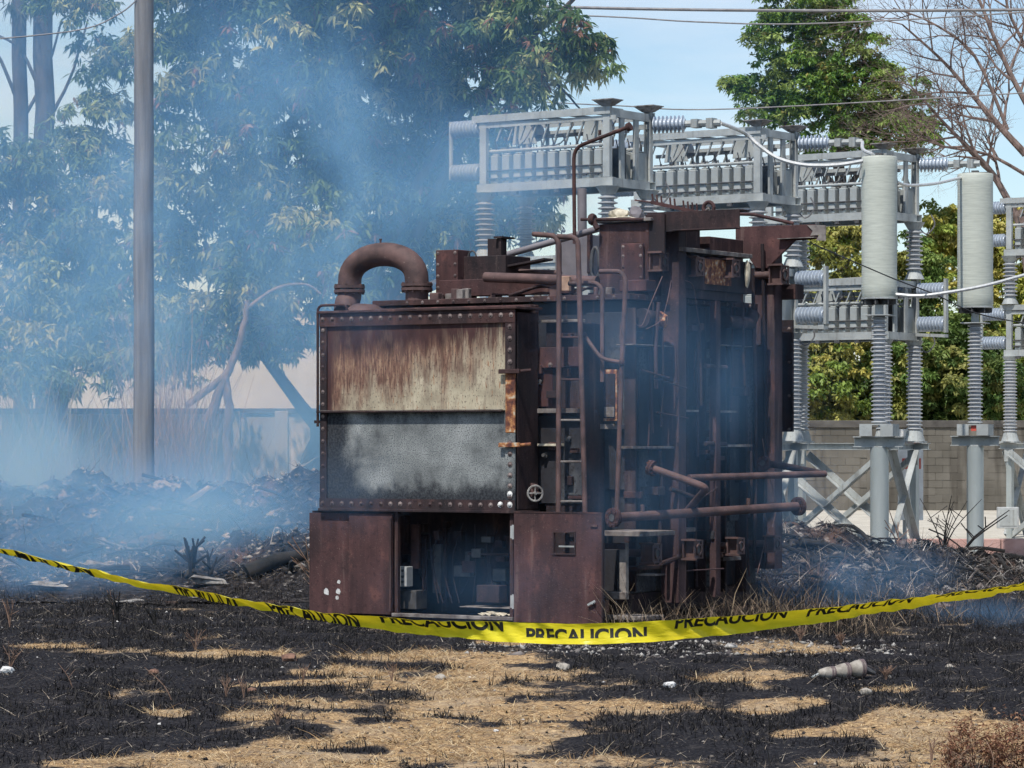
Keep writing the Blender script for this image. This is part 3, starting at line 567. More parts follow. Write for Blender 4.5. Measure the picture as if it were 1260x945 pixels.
# left tree with palm-like trunks
tl = thing('left_broadleaf_tree', 'blue-green leafy tree at the left edge in thin smoke', 'tree', (-9.6, 64, 0))
BL = [bl(90,215,64,110,60), bl(30,260,64,80,70), bl(150,270,63,70,80), bl(60,340,64,100,60), bl(150,380,63,60,50), bl(20,420,64,60,40), bl(120,150,64,45,40), bl(130,60,64,42,55), bl(140,110,64,40,40),bl(200,200,64,40,60),
      bl(-40,300,64,60,90), bl(0,190,64,40,30),bl(100,440,63,60,28), bl(110,10,64,30,30), bl(60,-10,64,40,25), bl(160,450,62,40,40),bl(40,400,63,70,50),bl(200,440,63,45,45),bl(90,470,62,80,30),bl(20,470,62,50,40),bl(90,330,63,70,60),bl(120,420,63,60,50),bl(-20,380,63,50,60)]
crown(tl, [rel(b, tl) for b in BL], 18, 19, .50, .21, .062, 8, .6, [(.12,.18,.06),(.16,.23,.08),(.10,.16,.06),(.24,.30,.12),(.36,.38,.18)], extra=(.04, (.22,.15,.09)))
limbs(tl, [([(.4,0,0),(.45,0,2),(.4,0,3.6),(.2,.1,5.2)], .19, .14), ([(.3,0,4),(1.0,0,5.5),(1.3,0,7.2)], .10, .04), ([(.3,0,4),(-.8,0,5.2),(-1.3,0,6.5)], .10, .04)], M['bark_pale'])
for k, (pxa, pxb, r_, lab) in enumerate([(56,50,.20,'thicker right one of two dark bare trunks rising out of frame at the upper left'),(24,20,.15,'thinner left one of two dark bare trunks rising out of frame at the upper left')]):
    b_ = at(pxa, 300, 68); tp = thing('tall_trunk_tree', lab, 'tree', (b_.x, 68, 0), 0, 'tall bare trunks at the upper left'); h_ = 14.5
    limbs(tp, [([(0,0,0),(.05,0,5),(-.02,0,9),((pxb-pxa)/F*68,0,h_)], r_*1.25, r_), ([(0,0,9),(-.5,-.1,10.2),(-1.2,-.1,10.6)], .05, .02), ([(0,0,8.6),(.5,.1,9.6),(.9,.1,10.9)], .05, .02)], M['bark'])
    crown(tp, [(0,0,11.6,.5,.5,.9),(-.3,0,13.4,.9,.7,1.0)], 12, 6, .25, .3, .04, 8, 1.0, [(.12,.12,.08),(.07,.09,.05)])
# right tree behind the banks
tr = thing('round_green_tree', 'bright green leafy tree behind the grey racks under open sky', 'tree', (9.4, 92, 0))
BR = [bl(1000,20,92,55,34), bl(965,50,92,45,36), bl(1035,60,92,52,42), bl(985,105,92,58,44), bl(925,112,92,30,20), bl(1050,125,92,62,44), bl(960,140,92,50,22), bl(1105,120,92,36,30), bl(1095,165,92,60,28), bl(1140,160,92,24,30), bl(1020,170,92,60,20), bl(905,105,92,16,10), bl(1030,-10,92,40,24), bl(960,0,92,22,20), bl(1090,85,92,14,24)]
crown(tr, [rel(b, tr) for b in BR], 34, 24, .42, .16, .068, 8, .35, [(.16,.28,.055),(.21,.33,.07),(.12,.22,.045),(.28,.36,.10)], extra=(.05, (.26,.24,.07)))
limbs(tr, [([(.3,0,0),(.25,0,5),(.1,0,9.5),(.0,0,12)], .30, .12), ([(.15,0,9),(-1.4,0,11),(-2.4,0,12)], .10, .03), ([(.2,0,9),(1.6,0,10.8),(2.9,0,11.3)], .10, .03), ([(.2,0,10),(.8,0,12),(.6,0,14.2)], .10, .03)], M['bark'])
# bare tree at the right
tbare = thing('bare_tree', 'leafless grey-brown tree with fine spreading twigs at the right edge', 'tree', (13.9, 82, 0))
def twigs(p, d, L, r, lev, mb):
    p = Vector(p); pts = [p.copy()]; dd = Vector(d).normalized(); n = 5 if lev else 4
    for k in range(n):
        dd = (dd + Vector((random.gauss(0,.16), random.gauss(0,.10), random.gauss(0,.12)+.04))).normalized(); p = p + dd*L/n; pts.append(p.copy())
        if lev > 0 and k >= 1:
            for _ in range(2 if lev < 3 else 1):
                sgn = random.choice((-1, 1)); ax = Vector((random.gauss(0,.3), 1, random.gauss(0,.3))).normalized()
                nd = (Matrix.Rotation(sgn*random.uniform(.4, .95), 3, ax) @ dd); twigs(p, nd, L*random.uniform(.42, .68), r*(1-k/(n+1))*.58, lev-1, mb)
    mb.tube(pts, [r*(1-.75*i/n) for i in range(n+1)], 5 if lev else 3, cap=False)
o_ = Vector(tbare.location); mbt = MB()
def bare_path(q, r0, r1):
    pts = smooth_path([Vector(P3(*a))-o_ for a in q], 4); n = len(pts); MB().tube(pts, [r0+(r1-r0)*k/(n-1) for k in range(n)], 8).build('limb', M['bark_pale'], tbare, smooth=True)
    for k in range(3, n, 1):
        dd = (pts[k]-pts[k-1]).normalized(); sgn = 1 if k % 2 else -1
        nd = Matrix.Rotation(sgn*random.uniform(.5, .9), 3, (0,1,0)) @ dd; nd.y += random.uniform(-.3, .3); twigs(pts[k], nd, random.uniform(1.0, 1.9), (r0+(r1-r0)*k/(n-1))*.5+.008, 2, mbt)
MB().tube(smooth_path([Vector((0,0,0)),Vector((-.1,0,3)),Vector(P3(1262,300,82))-o_,Vector(P3(1250,260,82))-o_], 4), .16, 10).build('trunk', M['bark_pale'], tbare, smooth=True)
bare_path([(1250,265,82),(1222,215,82),(1190,180,81.6),(1165,155,81.5),(1120,105,81)], .10, .02)
bare_path([(1262,190,82),(1225,150,82),(1195,115,82.3),(1160,75,82.5),(1110,30,82)], .10, .02)
bare_path([(1275,150,82),(1248,100,82),(1225,50,82),(1205,0,82),(1190,-40,82)], .08, .025)
bare_path([(1275,110,83),(1262,60,83),(1240,10,83),(1235,-40,83)], .06, .025)
bare_path([(1262,215,82),(1215,190,82),(1160,180,82),(1120,165,82)], .05, .015)
bare_path([(1240,160,82),(1200,70,82),(1150,30,82),(1100,10,82)], .05, .015)
kind(mbt.build('fine_twigs', M['bark_pale'], tbare), 'stuff')
# hedge of creepers behind the block wall
hd = [('yellowish creeper covered shrub mass above the wall between the racks', 1035, 90, [bl(1040,330,90,60,75), bl(1010,300,90,40,30), bl(1050,420,89,60,60), bl(985,420,89,50,70), bl(1010,480,88,60,45), bl(930,420,89,60,80),bl(960,500,88,50,22)], [(.50,.45,.12),(.36,.37,.09),(.20,.27,.06),(.44,.42,.13)]),
      ('dark green bush above the wall behind the second grey cylinder', 1160, 90, [bl(1150,450,89,70,65), bl(1120,360,89.5,50,70), bl(1190,420,89,50,70), bl(1210,480,88,60,40), bl(1110,490,88,40,35)], [(.15,.23,.06),(.22,.29,.08),(.36,.36,.11),(.11,.17,.05)]),
      ('yellow green bush rising behind the twin cylinders at the right edge', 1225, 93, [bl(1165,290,93,45,40), bl(1150,330,93,40,50), bl(1210,290,93,50,45), bl(1240,350,92,50,90), bl(1262,450,91,50,90), bl(1290,300,92,50,80),bl(1200,350,92,40,40)], [(.50,.46,.11),(.40,.41,.09),(.26,.32,.07),(.54,.48,.15)])]
for lab, px, Y, bs, cols in hd:
    T = thing('leafy_bush', lab, 'bush', (at(px, 500, Y).x, Y, 0)); crown(T, [rel(b, T) for b in bs + [bl(px-40, 500, Y-1, 60, 34), bl(px+35, 505, Y-1, 60, 34), bl(px, 470, Y-1, 60, 50)]], 36, 20, .36, .16, .085, 8, .5, cols)
    limbs(T, [([(0,0,0),(.1,0,2),(-.1,0,3.5)], .12, .06)], M['bark'])
# dry weeds by the left wall
x = rng.normal(-7.0, 1.2, 2600); y = rng.uniform(50, 55, 2600); c = palette([(.28,.20,.12),(.36,.27,.17),(.20,.15,.10)], 2600)
blades('dry_weeds', np.stack([x, y, surf(x, y)], -1), rng.gamma(6, .22, 2600), rng.uniform(.01, .025, 2600), rng.uniform(0, .5, 2600), c*.7, c, M['grass'], 'stuff', .4)
x = rng.normal(-11.2+4.6, .35, 700); x2 = x-0.0; y = rng.uniform(53, 55, 700); c = palette([(.42,.26,.15),(.50,.33,.2),(.3,.19,.12)], 700)
blades('tall_dry_reeds', np.stack([at(208,500,54).x+rng.normal(0,.33,700), y, 0*x+.2], -1), rng.gamma(12, .17, 700)+.4, rng.uniform(.012, .03, 700), rng.uniform(0, .25, 700), c*.7, c, M['grass'], 'stuff', .3)
x = rng.uniform(-11.5, -7.8, 3800); y = rng.uniform(55, 60, 3800); c = palette([(.10,.14,.05),(.20,.18,.09),(.28,.22,.13)], 3800)
blades('rank_undergrowth', np.stack([x, y, 0*x], -1), rng.gamma(6, .27, 3800), rng.uniform(.02, .05, 3800), rng.uniform(0, .6, 3800), c*.7, c, M['grass'], 'stuff', .5)

# ================================================================== BURNT TRANSFORMER
TF = Frame(.04, 31.0, -32)
T = thing('burnt_transformer', 'huge rust brown burnt out power transformer with an open cabinet standing in charred ground', 'transformer', (.04, 31.0, 0), R(-32))
q_, p_ = TF.q, TF.p
def rivets(pts, d, r=.021, name='bolts', parent=T, mat='bolt'):
    mb = MB()
    for p in pts:
        mb.dome(p, d, r, 8); mb.lathe([(r*1.35, 0), (r*1.35, .004)], p, d, 8)
    o = mb.build(name, M[mat], parent, smooth=True); kind(o, 'stuff') if len(pts) > 3 else None; return o
FN = (0, -1, 0); SN = (1, 0, 0)
W0 = -2.34; ZB, ZM, ZT = 1.14, 2.118, 3.11
# --- upper cabinet (front two panels, ledge, flanges)
MB().box(W0+.002, -.002, .03, .42, ZB+.002, ZT-.03).build('cabinet_shell', M['rust_dark'], T, bevel=.008)
MB().box(W0+.06, -.06, .0, .028, ZM+.002, ZT-.01).build('upper_panel', M['panel_cream'], T)['label'] = 'upper panel with scorched cream paint and rust runs'
MB().box(W0+.06, -.06, .0, .028, ZB+.04, ZM-.002).build('lower_panel', M['panel_grey'], T)['label'] = 'lower panel of blistered grey paint edged with soot'
MB().box(W0-.01, -.13, -.07, -.002, ZM-.012, ZM+.004).build('ledge', M['rust_dark'], T, bevel=.002)
MB().box(W0+.03, -.15, -.066, -.006, ZM+.0065, ZM+.012).build('ash_layer', M['ash_ledge'], T)
MB().box(W0, W0+.085, -.02, -.002, ZB, ZT).build('side_flange', M['rust_dark'], T, bevel=.003)
MB().box(-.115, .0, -.022, -.002, 2.52, ZT).build('side_flange', M['rust_dark'], T, bevel=.003)
MB().box(-.11, .0, -.024, -.002, 1.9, 2.515).build('side_flange', M['rust_strip'], T, bevel=.003)['label'] = 'orange flaking side flange'
MB().box(-.115, .0, -.022, -.002, ZB, 1.895).build('side_flange', M['panel_grey'], T, bevel=.003)
MB().box(W0, .0, -.026, -.0235, ZT-.13, ZT).build('top_flange', M['rust'], T)
MB().box(W0, .0, -.026, -.0235, ZB, ZB+.10).build('bottom_flange', M['rust_dark'], T)
MB().box(W0-.01, .03, -.05, .45, ZT+.002, ZT+.028).build('top_plate', M['rust'], T, bevel=.004)
MB().box(W0-.01, .012, -.04, .44, ZB-.03, ZB-.002).build('bottom_plate', M['rust_dark'], T, bevel=.004)
rivets([(W0+.04+k*.119, -.026, ZT-.055) for k in range(20)], FN, .019)
rivets([(W0+.04+k*.119, -.026, ZB+.05) for k in range(19)], FN, .019)
rivets([(W0+.04, -.02, ZB+.18+k*.125) for k in range(15)], FN, .015)
rivets([(-.055, -.024, ZT-.17-k*.115) for k in range(4)], FN, .020); rivets([(-.055, -.024, 1.80-k*.105) for k in range(6)], FN, .020)
rivets([(-.055, -.026, ZB+.055), (-.165, -.026, ZB+.055), (-.055, -.026, ZB+.16)], FN, .023, 'white_bolts', mat='white_rock')
for z in (2.50, 1.78):
    MB().box(-.17, .07, -.06, -.027, z-.022, z+.022).tube([(.07, -.03, z), (.16, .02, z+.01)], .018, 8).build('latch', M['rust_strip' if z < 2 else 'rust'], T, bevel=.004)
# back slab behind the cabinet
a = q_(658, 375, .5); MB().box(W0+.4, a.x, .43, .58, 1.4, a.z).build('rear_plate', M['rust_red'], T, bevel=.006)
# lower cabinet with the doorway
CB, CT = .06, ZB-.032
mb = MB(); mb.box(-2.49, -2.47, .06, .95, CB, CT); mb.box(-.022, .0, .04, .95, CB, CT); mb.box(-2.468, -.024, .93, .95, CB, CT)
mb.build('cabinet_wall', M['rust_dark'], T); MB().box(-2.5, .03, .0, .96, CB-.05, CB-.003).build('cabinet_floor', M['rust_dark'], T, bevel=.005)
a1 = q_(432, 700, .035).x; a2 = q_(483, 700, .0).x
MB().box(-2.5, a1, .02, .045, CB, CT-.02).build('fixed_panel', M['rust_red'], T, bevel=.004)
o = MB().box(a1+.004, a2, -.012, .018, CB+.015, CT-.02).build('door', M['rust_red'], T, bevel=.005); o['label'] = 'closed left door leaf with chipped paint'
MB().box(a2-.02, a2+.0, -.03, -.0125, CB+.05, CT-.06).build('edge_strip', M['rust'], o)
MB().box(a2+.01, a2+.05, .02, .07, CB, CT).build('door_jamb', M['rust'], T, bevel=.003); MB().box(-.075, -.035, .0, .07, CB, CT).build('door_jamb', M['rust'], T, bevel=.003)
MB().box(a2, -.03, -.02, .06, CB-.0, CB+.035).build('sill', M['ash_ledge'], T, bevel=.003)
mb = MB()                                            # pale chips where the paint is knocked off, left panel
for px, py, s_ in ((402,728,.042),(416,728,.036),(417,716,.026),(415,735,.03)):
    c_ = q_(px, py, .0195); n_ = 7; vs = [(c_.x+math.cos(2*math.pi*k/n_)*s_*random.uniform(.6,1), .0185, c_.z+math.sin(2*math.pi*k/n_)*s_*random.uniform(.6,1.1)) for k in range(n_)]
    vs += [(v[0], .0165, v[2]) for v in vs]; mb.add(vs, [tuple(range(n_))]+[(k, (k+1) % n_, n_+(k+1) % n_, n_+k) for k in range(n_)])
mb.build('paint_chip', M['white_rock'], T)
# open right door
DT = .015; d1 = q_(741, 700, -.05).x; dz0, dz1 = CB-.005, CT+.01
wx0, wx1, wz0, wz1 = q_(683,0,-.05).x, q_(708,0,-.05).x, q_(700,681,-.05).z, q_(700,656,-.05).z
mb = MB()
for (x0,x1,z0,z1) in ((.015,wx0,dz0,dz1),(wx1,d1,dz0,dz1),(wx0,wx1,dz0,wz0),(wx0,wx1,wz1,dz1)): mb.box(x0,x1,-.065,-.045,z0,z1)
door = mb.build('door', M['rust_red'], T); door['label'] = 'open maroon door leaf with a small square window'
MB().box(.012, d1+.004, -.069, -.03, dz1+.001, dz1+.014).build('door_rim', M['rust'], door); MB().box(d1+.001, d1+.014, -.069, -.03, dz0, dz1).build('door_rim', M['rust_beam'], door)
mb = MB(); e = .014
for (x0,x1,z0,z1) in ((wx0-e,wx1+e,wz1+.001,wz1+e),(wx0-e,wx1+e,wz0-e,wz0-.001),(wx0-e,wx0-.001,wz0,wz1),(wx1+.001,wx1+e,wz0,wz1)): mb.box(x0,x1,-.076,-.066,z0,z1)
mb.build('window_frame', M['rust'], door); MB().box(wx0+.04, wx1, -.05, -.045, wz0+.06, wz0+.075).build('window_bar', M['galv'], door)
mb = MB(); c_ = q_(730, 742, -.07); mb.bar((c_.x-.05,-.09,c_.z-.02), (c_.x+.03,-.09,c_.z+.02), .012, .02).tube([(c_.x,-.065,c_.z),(c_.x,-.095,c_.z)], .012, 8); mb.build('door_handle', M['galv'], door)
c_ = q_(731, 647, -.07); MB().box(c_.x-.04, c_.x+.04, -.078, -.066, c_.z-.01, c_.z+.01).build('bracket', M['rust'], door)
for z in (.93, .25): MB().tube([(.004, -.06, z-.07), (.004, -.06, z+.07)], .014, 8).box(-.03, .0, -.058, -.046, z-.06, z+.06).build('hinge', M['grey_box'] if z < .5 else M['galv'], door)
# scorched switchgear inside the doorway
def inq(px0, py0, px1, py1, q): a = q_(px0, py0, q); b = q_(px1, py1, q); return a.x, b.x, b.z, a.z
def panelbox(px0, py0, px1, py1, q, dep, mat, name, par=T, bev=.005):
    x0, x1, z0, z1 = inq(px0, py0, px1, py1, q); return MB().box(x0, x1, q, q+dep, z0, z1).build(name, M[mat], par, bevel=bev)
o = panelbox(486, 697, 500, 722, .16, .12, 'grey_box', 'switch_box'); o['label'] = 'pale switch box with dark knobs'
x0, x1, z0, z1 = inq(486, 697, 500, 722, .155); mb = MB()
for u_, v_ in ((.3,.8),(.7,.8),(.7,.5),(.3,.5),(.7,.25)): mb.lathe([(.013,0),(.013,.02)], (x0+(x1-x0)*u_, .158, z0+(z1-z0)*v_), FN, 8)
mb.build('knob', M['dark_metal'], o)
for (r_, q, dd, mt, nm) in (((484,634,498,668), .35, .1, 'rust_dark', 'relay_box'), ((505,645,515,700), .30, .05, 'rust', 'wiring_duct'), ((558,696,578,710), .4, .12, 'dark_metal', 'relay_box'), ((586,720,614,742), .22, .15, 'rust_dark', 'scorched_box'),
        ((565,746,640,750), .2, .3, 'ash_ledge', 'shelf'), ((486,726,512,750), .25, .2, 'dark_metal', 'relay_box'), ((520,660,524,750), .45, .03, 'rust', 'conduit'), ((546,650,549,750), .55, .03, 'rust_dark', 'conduit'), ((592,660,604,668), .35, .06, 'dark_metal', 'terminal_block'), ((575,680,625,684), .35, .04, 'rust', 'rail'), ((568,690,585,705), .38, .01, 'rust', 'frame_plate'),
        ((532,670,542,730), .5, .06, 'dark_metal', 'relay_box'), ((606,700,622,715), .45, .1, 'dark_metal', 'relay_box')): panelbox(*r_, q, dd, mt, nm)
mb = MB()
for k in range(9):
    a = q_(500+k*14, 640+random.uniform(0, 10), .5); b = q_(505+k*13+random.uniform(-12, 12), 742, .4); c_ = (a+b)/2 + Vector((random.uniform(-.1,.1), -.1, 0)); mb.tube(smooth_path([a, c_, b], 6), .007, 6)
kind(mb.build('burnt_wiring', M['rust_dark'], T, smooth=True), 'stuff')
mb = MB()
for k in range(16):
    c_ = q_(random.uniform(590, 626), 752, .08+random.uniform(0,.2)); s_ = random.uniform(.015, .05); mb.add([(c_.x+a*s_, c_.y+b*s_, CB+.035+(s_*.8 if a*b > 0 else 0)) for a in (-1,1) for b in (-1,1)]+[(c_.x, c_.y, CB+.03)], [(0,1,3,2),(0,1,4),(2,3,4),(0,2,4),(1,3,4)])
kind(mb.build('fallen_ash', M['ash'], T), 'stuff')

# --- main tank
TP, TQ, TZ = .68, 1.0, 3.22
MB().box(-2.22, TP, TQ, 3.75, .30, TZ).build('tank', M['tank'], T, bevel=.01)
MB().box(-2.34, TP+.07, TQ-.08, 3.85, TZ+.002, TZ+.06).build('tank_cover', M['rust'], T, bevel=.005)
MB().box(-2.1, TP+.02, TQ-.02, 3.77, .1, .297).build('skid', M['rust_dark'], T, bevel=.01)
rivets([(-1.9+k*.19, TQ-.081, TZ+.03) for k in range(14)], FN, .014, 'cover_bolts'); rivets([(TP+.071, TQ+.1+k*.17, TZ+.03) for k in range(15)], SN, .014, 'cover_bolts')
# tank front between the ladder and the corner
x0, x1, z0, z1 = inq(722, 376, 770, 640, .96); MB().box(x0, x1, .955, .997, z0+.3, 3.1).build('tank_panel', M['tank'], T, bevel=.004)
x0, x1, z0, z1 = inq(716, 522, 800, 528, .96); MB().box(x0, min(x1, TP), .86, .954, z0, z1).build('ledge', M['ash_ledge'], T, bevel=.003)
a = q_(740, 455, .94); b = q_(762, 518, .94); o = MB().box(a.x, b.x, .925, .952, b.z, a.z).build('inspection_window', M['rust_strip'], T, bevel=.004)
MB().box(a.x+.035, b.x-.035, .915, .924, b.z+.03, a.z-.04).build('opening', M['rust_dark'], o); MB().box(a.x+.05, b.x-.04, .905, .914, b.z+.04, b.z+.14).build('torn_label', M['ash_ledge'], o)
# step section beside the cabinet
sx1 = q_(716, 400, .5).x; sz = q_(700, 397, .5).z
MB().box(.035, sx1, .5, .95, .62, sz).build('side_box', M['rust_dark'], T, bevel=.008)
MB().box(-.02, sx1+.03, .44, .52, sz+.002, sz+.03).build('ledge', M['ash_ledge'], T, bevel=.003)
x0, x1, z0, z1 = inq(640, 428, 716, 452, .47); MB().box(x0+.06, x1, .455, .497, z0, z1).build('cross_band', M['rust_red'], T, bevel=.004); rivets([(x0+.12, .455, (z0+z1)/2+.02), (x0+.36, .455, z0+.03), (x1-.16, .455, z0+.03)], FN, .02)
for (r_, mt) in (((637, 503, 712, 508), 'ash_ledge'), ((650, 546, 690, 549), 'ash'), ((700, 610, 722, 614), 'rust')):
    x0, x1, z0, z1 = inq(*r_, .42); MB().box(x0, x1, .40, .498, z0, z1).build('ledge', M[mt], T, bevel=.002)
x0, x1, z0, z1 = inq(640, 455, 680, 500, .494); MB().box(x0, x1, .492, .4985, z0, z1).build('rust_streaked_plate', M['panel_cream'], T)
x0, x1, z0, z1 = inq(640, 512, 716, 620, .49); MB().box(x0+.03, x1, .485, .499, z0, z1).build('recessed_plate', M['tank'], T, bevel=.004)
for px, py in ((664,470),(672,560),(654,580),(700,540)):
    c_ = q_(px, py, .48); MB().lathe([(.03,0),(.03,.03),(.018,.03),(.018,.06)], c_, FN, 10).build('plug', M['dark_metal'], T, smooth=True)
# small valve with hand wheel
c_ = q_(657, 607, .2); mb = MB(); mb.tube([c_+Vector((-.12,.28,0)), c_+Vector((-.04,.05,0)), c_], .022, 8); mb.tube([c_+Vector((-.12,.1,.06)), c_+Vector((-.02,.1,.06))], .03, 8); mb.tube([c_+Vector((-.08,.1,-.05)), c_+Vector((-.08,.1,.1))], .028, 8)
va = mb.build('valve', M['pipe_rust'], T, smooth=True)
mb = MB(); n_ = 20; wr = .075; ax = Vector((.72, -.7, 0)).normalized(); u_ = Vector((0,0,1)); v_ = ax.cross(u_).normalized()
ring = [c_ + ax*.05 + (u_*math.cos(2*math.pi*k/n_) + v_*math.sin(2*math.pi*k/n_))*wr for k in range(n_+1)]; mb.tube(ring, .011, 6, cap=False)
for k in range(4): mb.tube([c_+ax*.05, ring[k*5]], .007, 5)
mb.tube([c_, c_+ax*.08], .014, 6); mb.build('hand_wheel', M['slab_ash'], va, smooth=True)

# --- U shaped oil pipe on top
def flange(mb, c, d, r, th=.035): mb.lathe([(r, 0), (r, th)], Vector(c)-Vector(d)*th/2, d, 24)
UQ = 1.25; pl, pr = q_(430, 352, UQ), q_(513, 350, UQ); r_t = .125; cx = (pl.x+pr.x)/2; rad = (pr.x-pl.x)/2; zt = q_(471, 313, UQ).z; zc = pl.z+.02
arc = [Vector((pl.x, UQ, zc-.02))] + [Vector((cx - rad*math.cos(math.pi*k/18), UQ, zc+(zt-zc)*math.sin(math.pi*k/18)**.8)) for k in range(1, 18)] + [Vector((pr.x, UQ, zc-.02))]
up_ = MB().tube(arc, r_t, 22).build('bent_pipe', M['pipe_rust'], T, smooth=True)
MB().tube([(pr.x, UQ, zc-.04), (pr.x, UQ, TZ+.06)], r_t*.96, 22).build('pipe_stub', M['pipe_rust'], T, smooth=True)
mb = MB(); 
for c_ in ((pl.x, UQ, zc-.03), (pr.x, UQ, zc-.03)):
    flange(mb, c_, (0,0,1), r_t*1.32, .03); flange(mb, (c_[0], c_[1], c_[2]-.045), (0,0,1), r_t*1.32, .03)
    for k in range(10):
        a = 2*math.pi*k/10; mb.lathe([(.014,-.08),(.014,.03)], (c_[0]+math.cos(a)*r_t*1.16, c_[1]+math.sin(a)*r_t*1.16, c_[2]), (0,0,1), 6)
mb.build('flange', M['pipe_rust'], up_)
MB().lathe([(.010,0),(.010,.035),(.016,.035),(.016,.05)], (cx-.03, UQ, zt+r_t-.01), (0,0,1), 8).build('vent_plug', M['pipe_rust'], up_)
el = [Vector((pl.x, UQ, zc-.08)), Vector((pl.x, UQ, zc-.14)), Vector((pl.x-.0, UQ-.05, zc-.20)), Vector((pl.x+.03, UQ-.12, zc-.30))]
MB().tube(smooth_path(el, 5), r_t*1.0, 20).build('elbow', M['pipe_rust'], T, smooth=True)
e0 = q_(436, 386, .6); MB().lathe([(.17, 0), (.17, .5), (.155, .56), (.10, .61), (.02, .63)], (e0.x, 1.18, e0.z-.06), (0, -1, 0), 26).build('pipe_cap', M['pipe_rust'], T, smooth=True)
# side handrail at far left
hp = [q_(391, 525, -.03), q_(391, 376, -.03), q_(425, 375, -.03), q_(428, 384, .0)]
MB().tube(round_path(hp, .07), .014, 8).build('handrail', M['rust'], T, smooth=True)
MB().box(W0-.06, W0, -.035, .02, 2.0, 2.03).build('rail_bracket', M['rust'], T)

# --- things bolted on the cover
def cbox(px0, py0, px1, py1, q, dep, mat, name, bev=.006, z0=None):
    x0, x1, za, zb = inq(px0, py0, px1, py1, q); return MB().box(x0, x1, q, q+dep, (z0 if z0 is not None else za), zb).build(name, M[mat], T, bevel=bev)
o = cbox(536, 308, 563, 360, 1.5, .25, 'rust_red', 'bolted_post'); x0, x1, za, zb = inq(536, 308, 563, 360, 1.5)
rivets([(x0+.03, 1.5, za+.06+k*.12) for k in range(4)]+[(x1-.03, 1.5, za+.06+k*.12) for k in range(4)], FN, .014, parent=o)
cbox(563, 316, 622, 348, 1.62, .5, 'rust_dark', 'duct'); cbox(540, 345, 700, 361, 1.35, .12, 'rust_red', 'channel'); 
mb = MB(); a = q_(600, 294, 1.7); b = q_(614, 350, 1.7); mb.box(a.x, b.x, 1.7, 1.85, b.z, a.z); mb.box(b.x-.03, b.x+.07, 1.64, 1.9, a.z+.001, a.z+.02); mb.box(b.x+.02, b.x+.05, 1.66, 1.69, b.z-.1, a.z); mb.build('bracket_post', M['rust_dark'], T)
c_ = q_(581, 317, 1.66); MB().tube([c_+Vector((math.cos(math.pi*k/10)*.05, 0, math.sin(math.pi*k/10)*.07)) for k in range(11)], .010, 6).build('lifting_eye', M['dark_metal'], T, smooth=True)
MB().tube([q_(597, 341, 1.2), q_(735, 346, 1.2)], .052, 14).build('cover_pipe', M['pipe_rust'], T, smooth=True)
MB().tube([q_(630, 334, 1.9), q_(690, 336, 1.9)], .03, 10).build('cover_pipe', M['pipe_rust'], T, smooth=True)
MB().tube([q_(618, 315, 2.2), q_(738, 281, 2.2)], .035, 10).build('stay_pipe', M['blue_grey'], T, smooth=True)
mb = MB(); a = q_(585, 336, 1.75); b = q_(675, 319, 1.75); mb.bar(a, b, .18, .02); mb.build('loose_plate', M['rust_dark'], T)
cbox(683, 290, 724, 340, 2.5, .5, 'blue_grey', 'grey_turret'); cbox(722, 288, 728, 336, 2.47, .03, 'rust', 'bracket_post')
cbox(688, 340, 700, 358, 1.1, .05, 'tan', 'scorched_plate')
c_ = q_(733, 325, 1.6); n_ = 14; MB().tube([c_+Vector((math.cos(2*math.pi*k/n_)*.05, 0, math.sin(2*math.pi*k/n_)*.17)) for k in range(n_+1)], .022, 8, cap=False).build('hoop', M['dark_metal'], T, smooth=True)
# turret one with rubble and a bolted plate
t1 = cbox(737, 276, 798, 345, 1.35, .8, 'rust', 'turret', z0=TZ+.061); x0, x1, za, zb = inq(735, 271, 800, 276, 1.33)
MB().box(x0-.02, x1+.02, 1.30, 2.2, zb-.03, zb+.004).build('turret_cover', M['ash_ledge'], t1, bevel=.004)
def lump(c, r, mat, name, par, seed=0, flat=.7):
    bm = bmesh.new(); bmesh.ops.create_icosphere(bm, subdivisions=2, radius=1); rd = random.Random(seed)
    for v in bm.verts: v.co = Vector((v.co.x*r[0], v.co.y*r[1], v.co.z*r[2]))*rd.uniform(.78, 1.12)
    me = bpy.data.meshes.new(name); bm.to_mesh(me); bm.free(); me.materials.append(M[mat]); o = bpy.data.objects.new(name, me); COL.objects.link(o); o.location = c
    if par: o.parent = par
    return o
c_ = q_(762, 264, 1.5); lump(c_, (.11,.10,.07), 'ash', 'ash_lump', t1, 3); lump(c_+Vector((.0,0,-.05)), (.2,.13,.03), 'ash', 'ash_lump', t1, 4); c_ = q_(783, 264, 1.7); lump(c_, (.07,.1,.09), 'blue_grey', 'ash_lump', t1, 5)
mb = MB(); a = q_(715, 270, 1.3); b = q_(792, 270, 1.3); mb.tube([a, b], .016, 8); c_ = q_(729, 270, 1.28); mb.lathe([(.05,-.03),(.062,-.01),(.062,.01),(.05,.03)], c_, (1,0,0), 12); mb.tube([c_, c_+Vector((.06,0,-.1))], .03, 8); mb.build('valve_spindle', M['rust'], t1, smooth=True)
o = cbox(764, 300, 791, 345, 1.30, .03, 'rust_red', 'bolted_plate'); x0, x1, za, zb = inq(764, 300, 791, 345, 1.30)
rivets([(x, 1.30, z) for x in (x0+.025, x1-.025) for z in (za+.03, za+.14, za+.25, zb-.03)], FN, .013, parent=o)
cbox(762, 345, 795, 358, 1.2, .2, 'rust_red', 'flange_block')
# turret two under the lifting frame
MB().box(.05, TP-.05, 1.75, 2.6, TZ+.062, 4.02).build('turret', M['rust_dark'], T, bevel=.006); MB().box(0, TP, 1.70, 2.65, 4.022, 4.05).build('turret_cover', M['rust_dark'], T)
MB().box(.0, TP-.02, 2.75, 3.5, TZ+.062, 3.95).build('turret', M['rust'], T, bevel=.006)
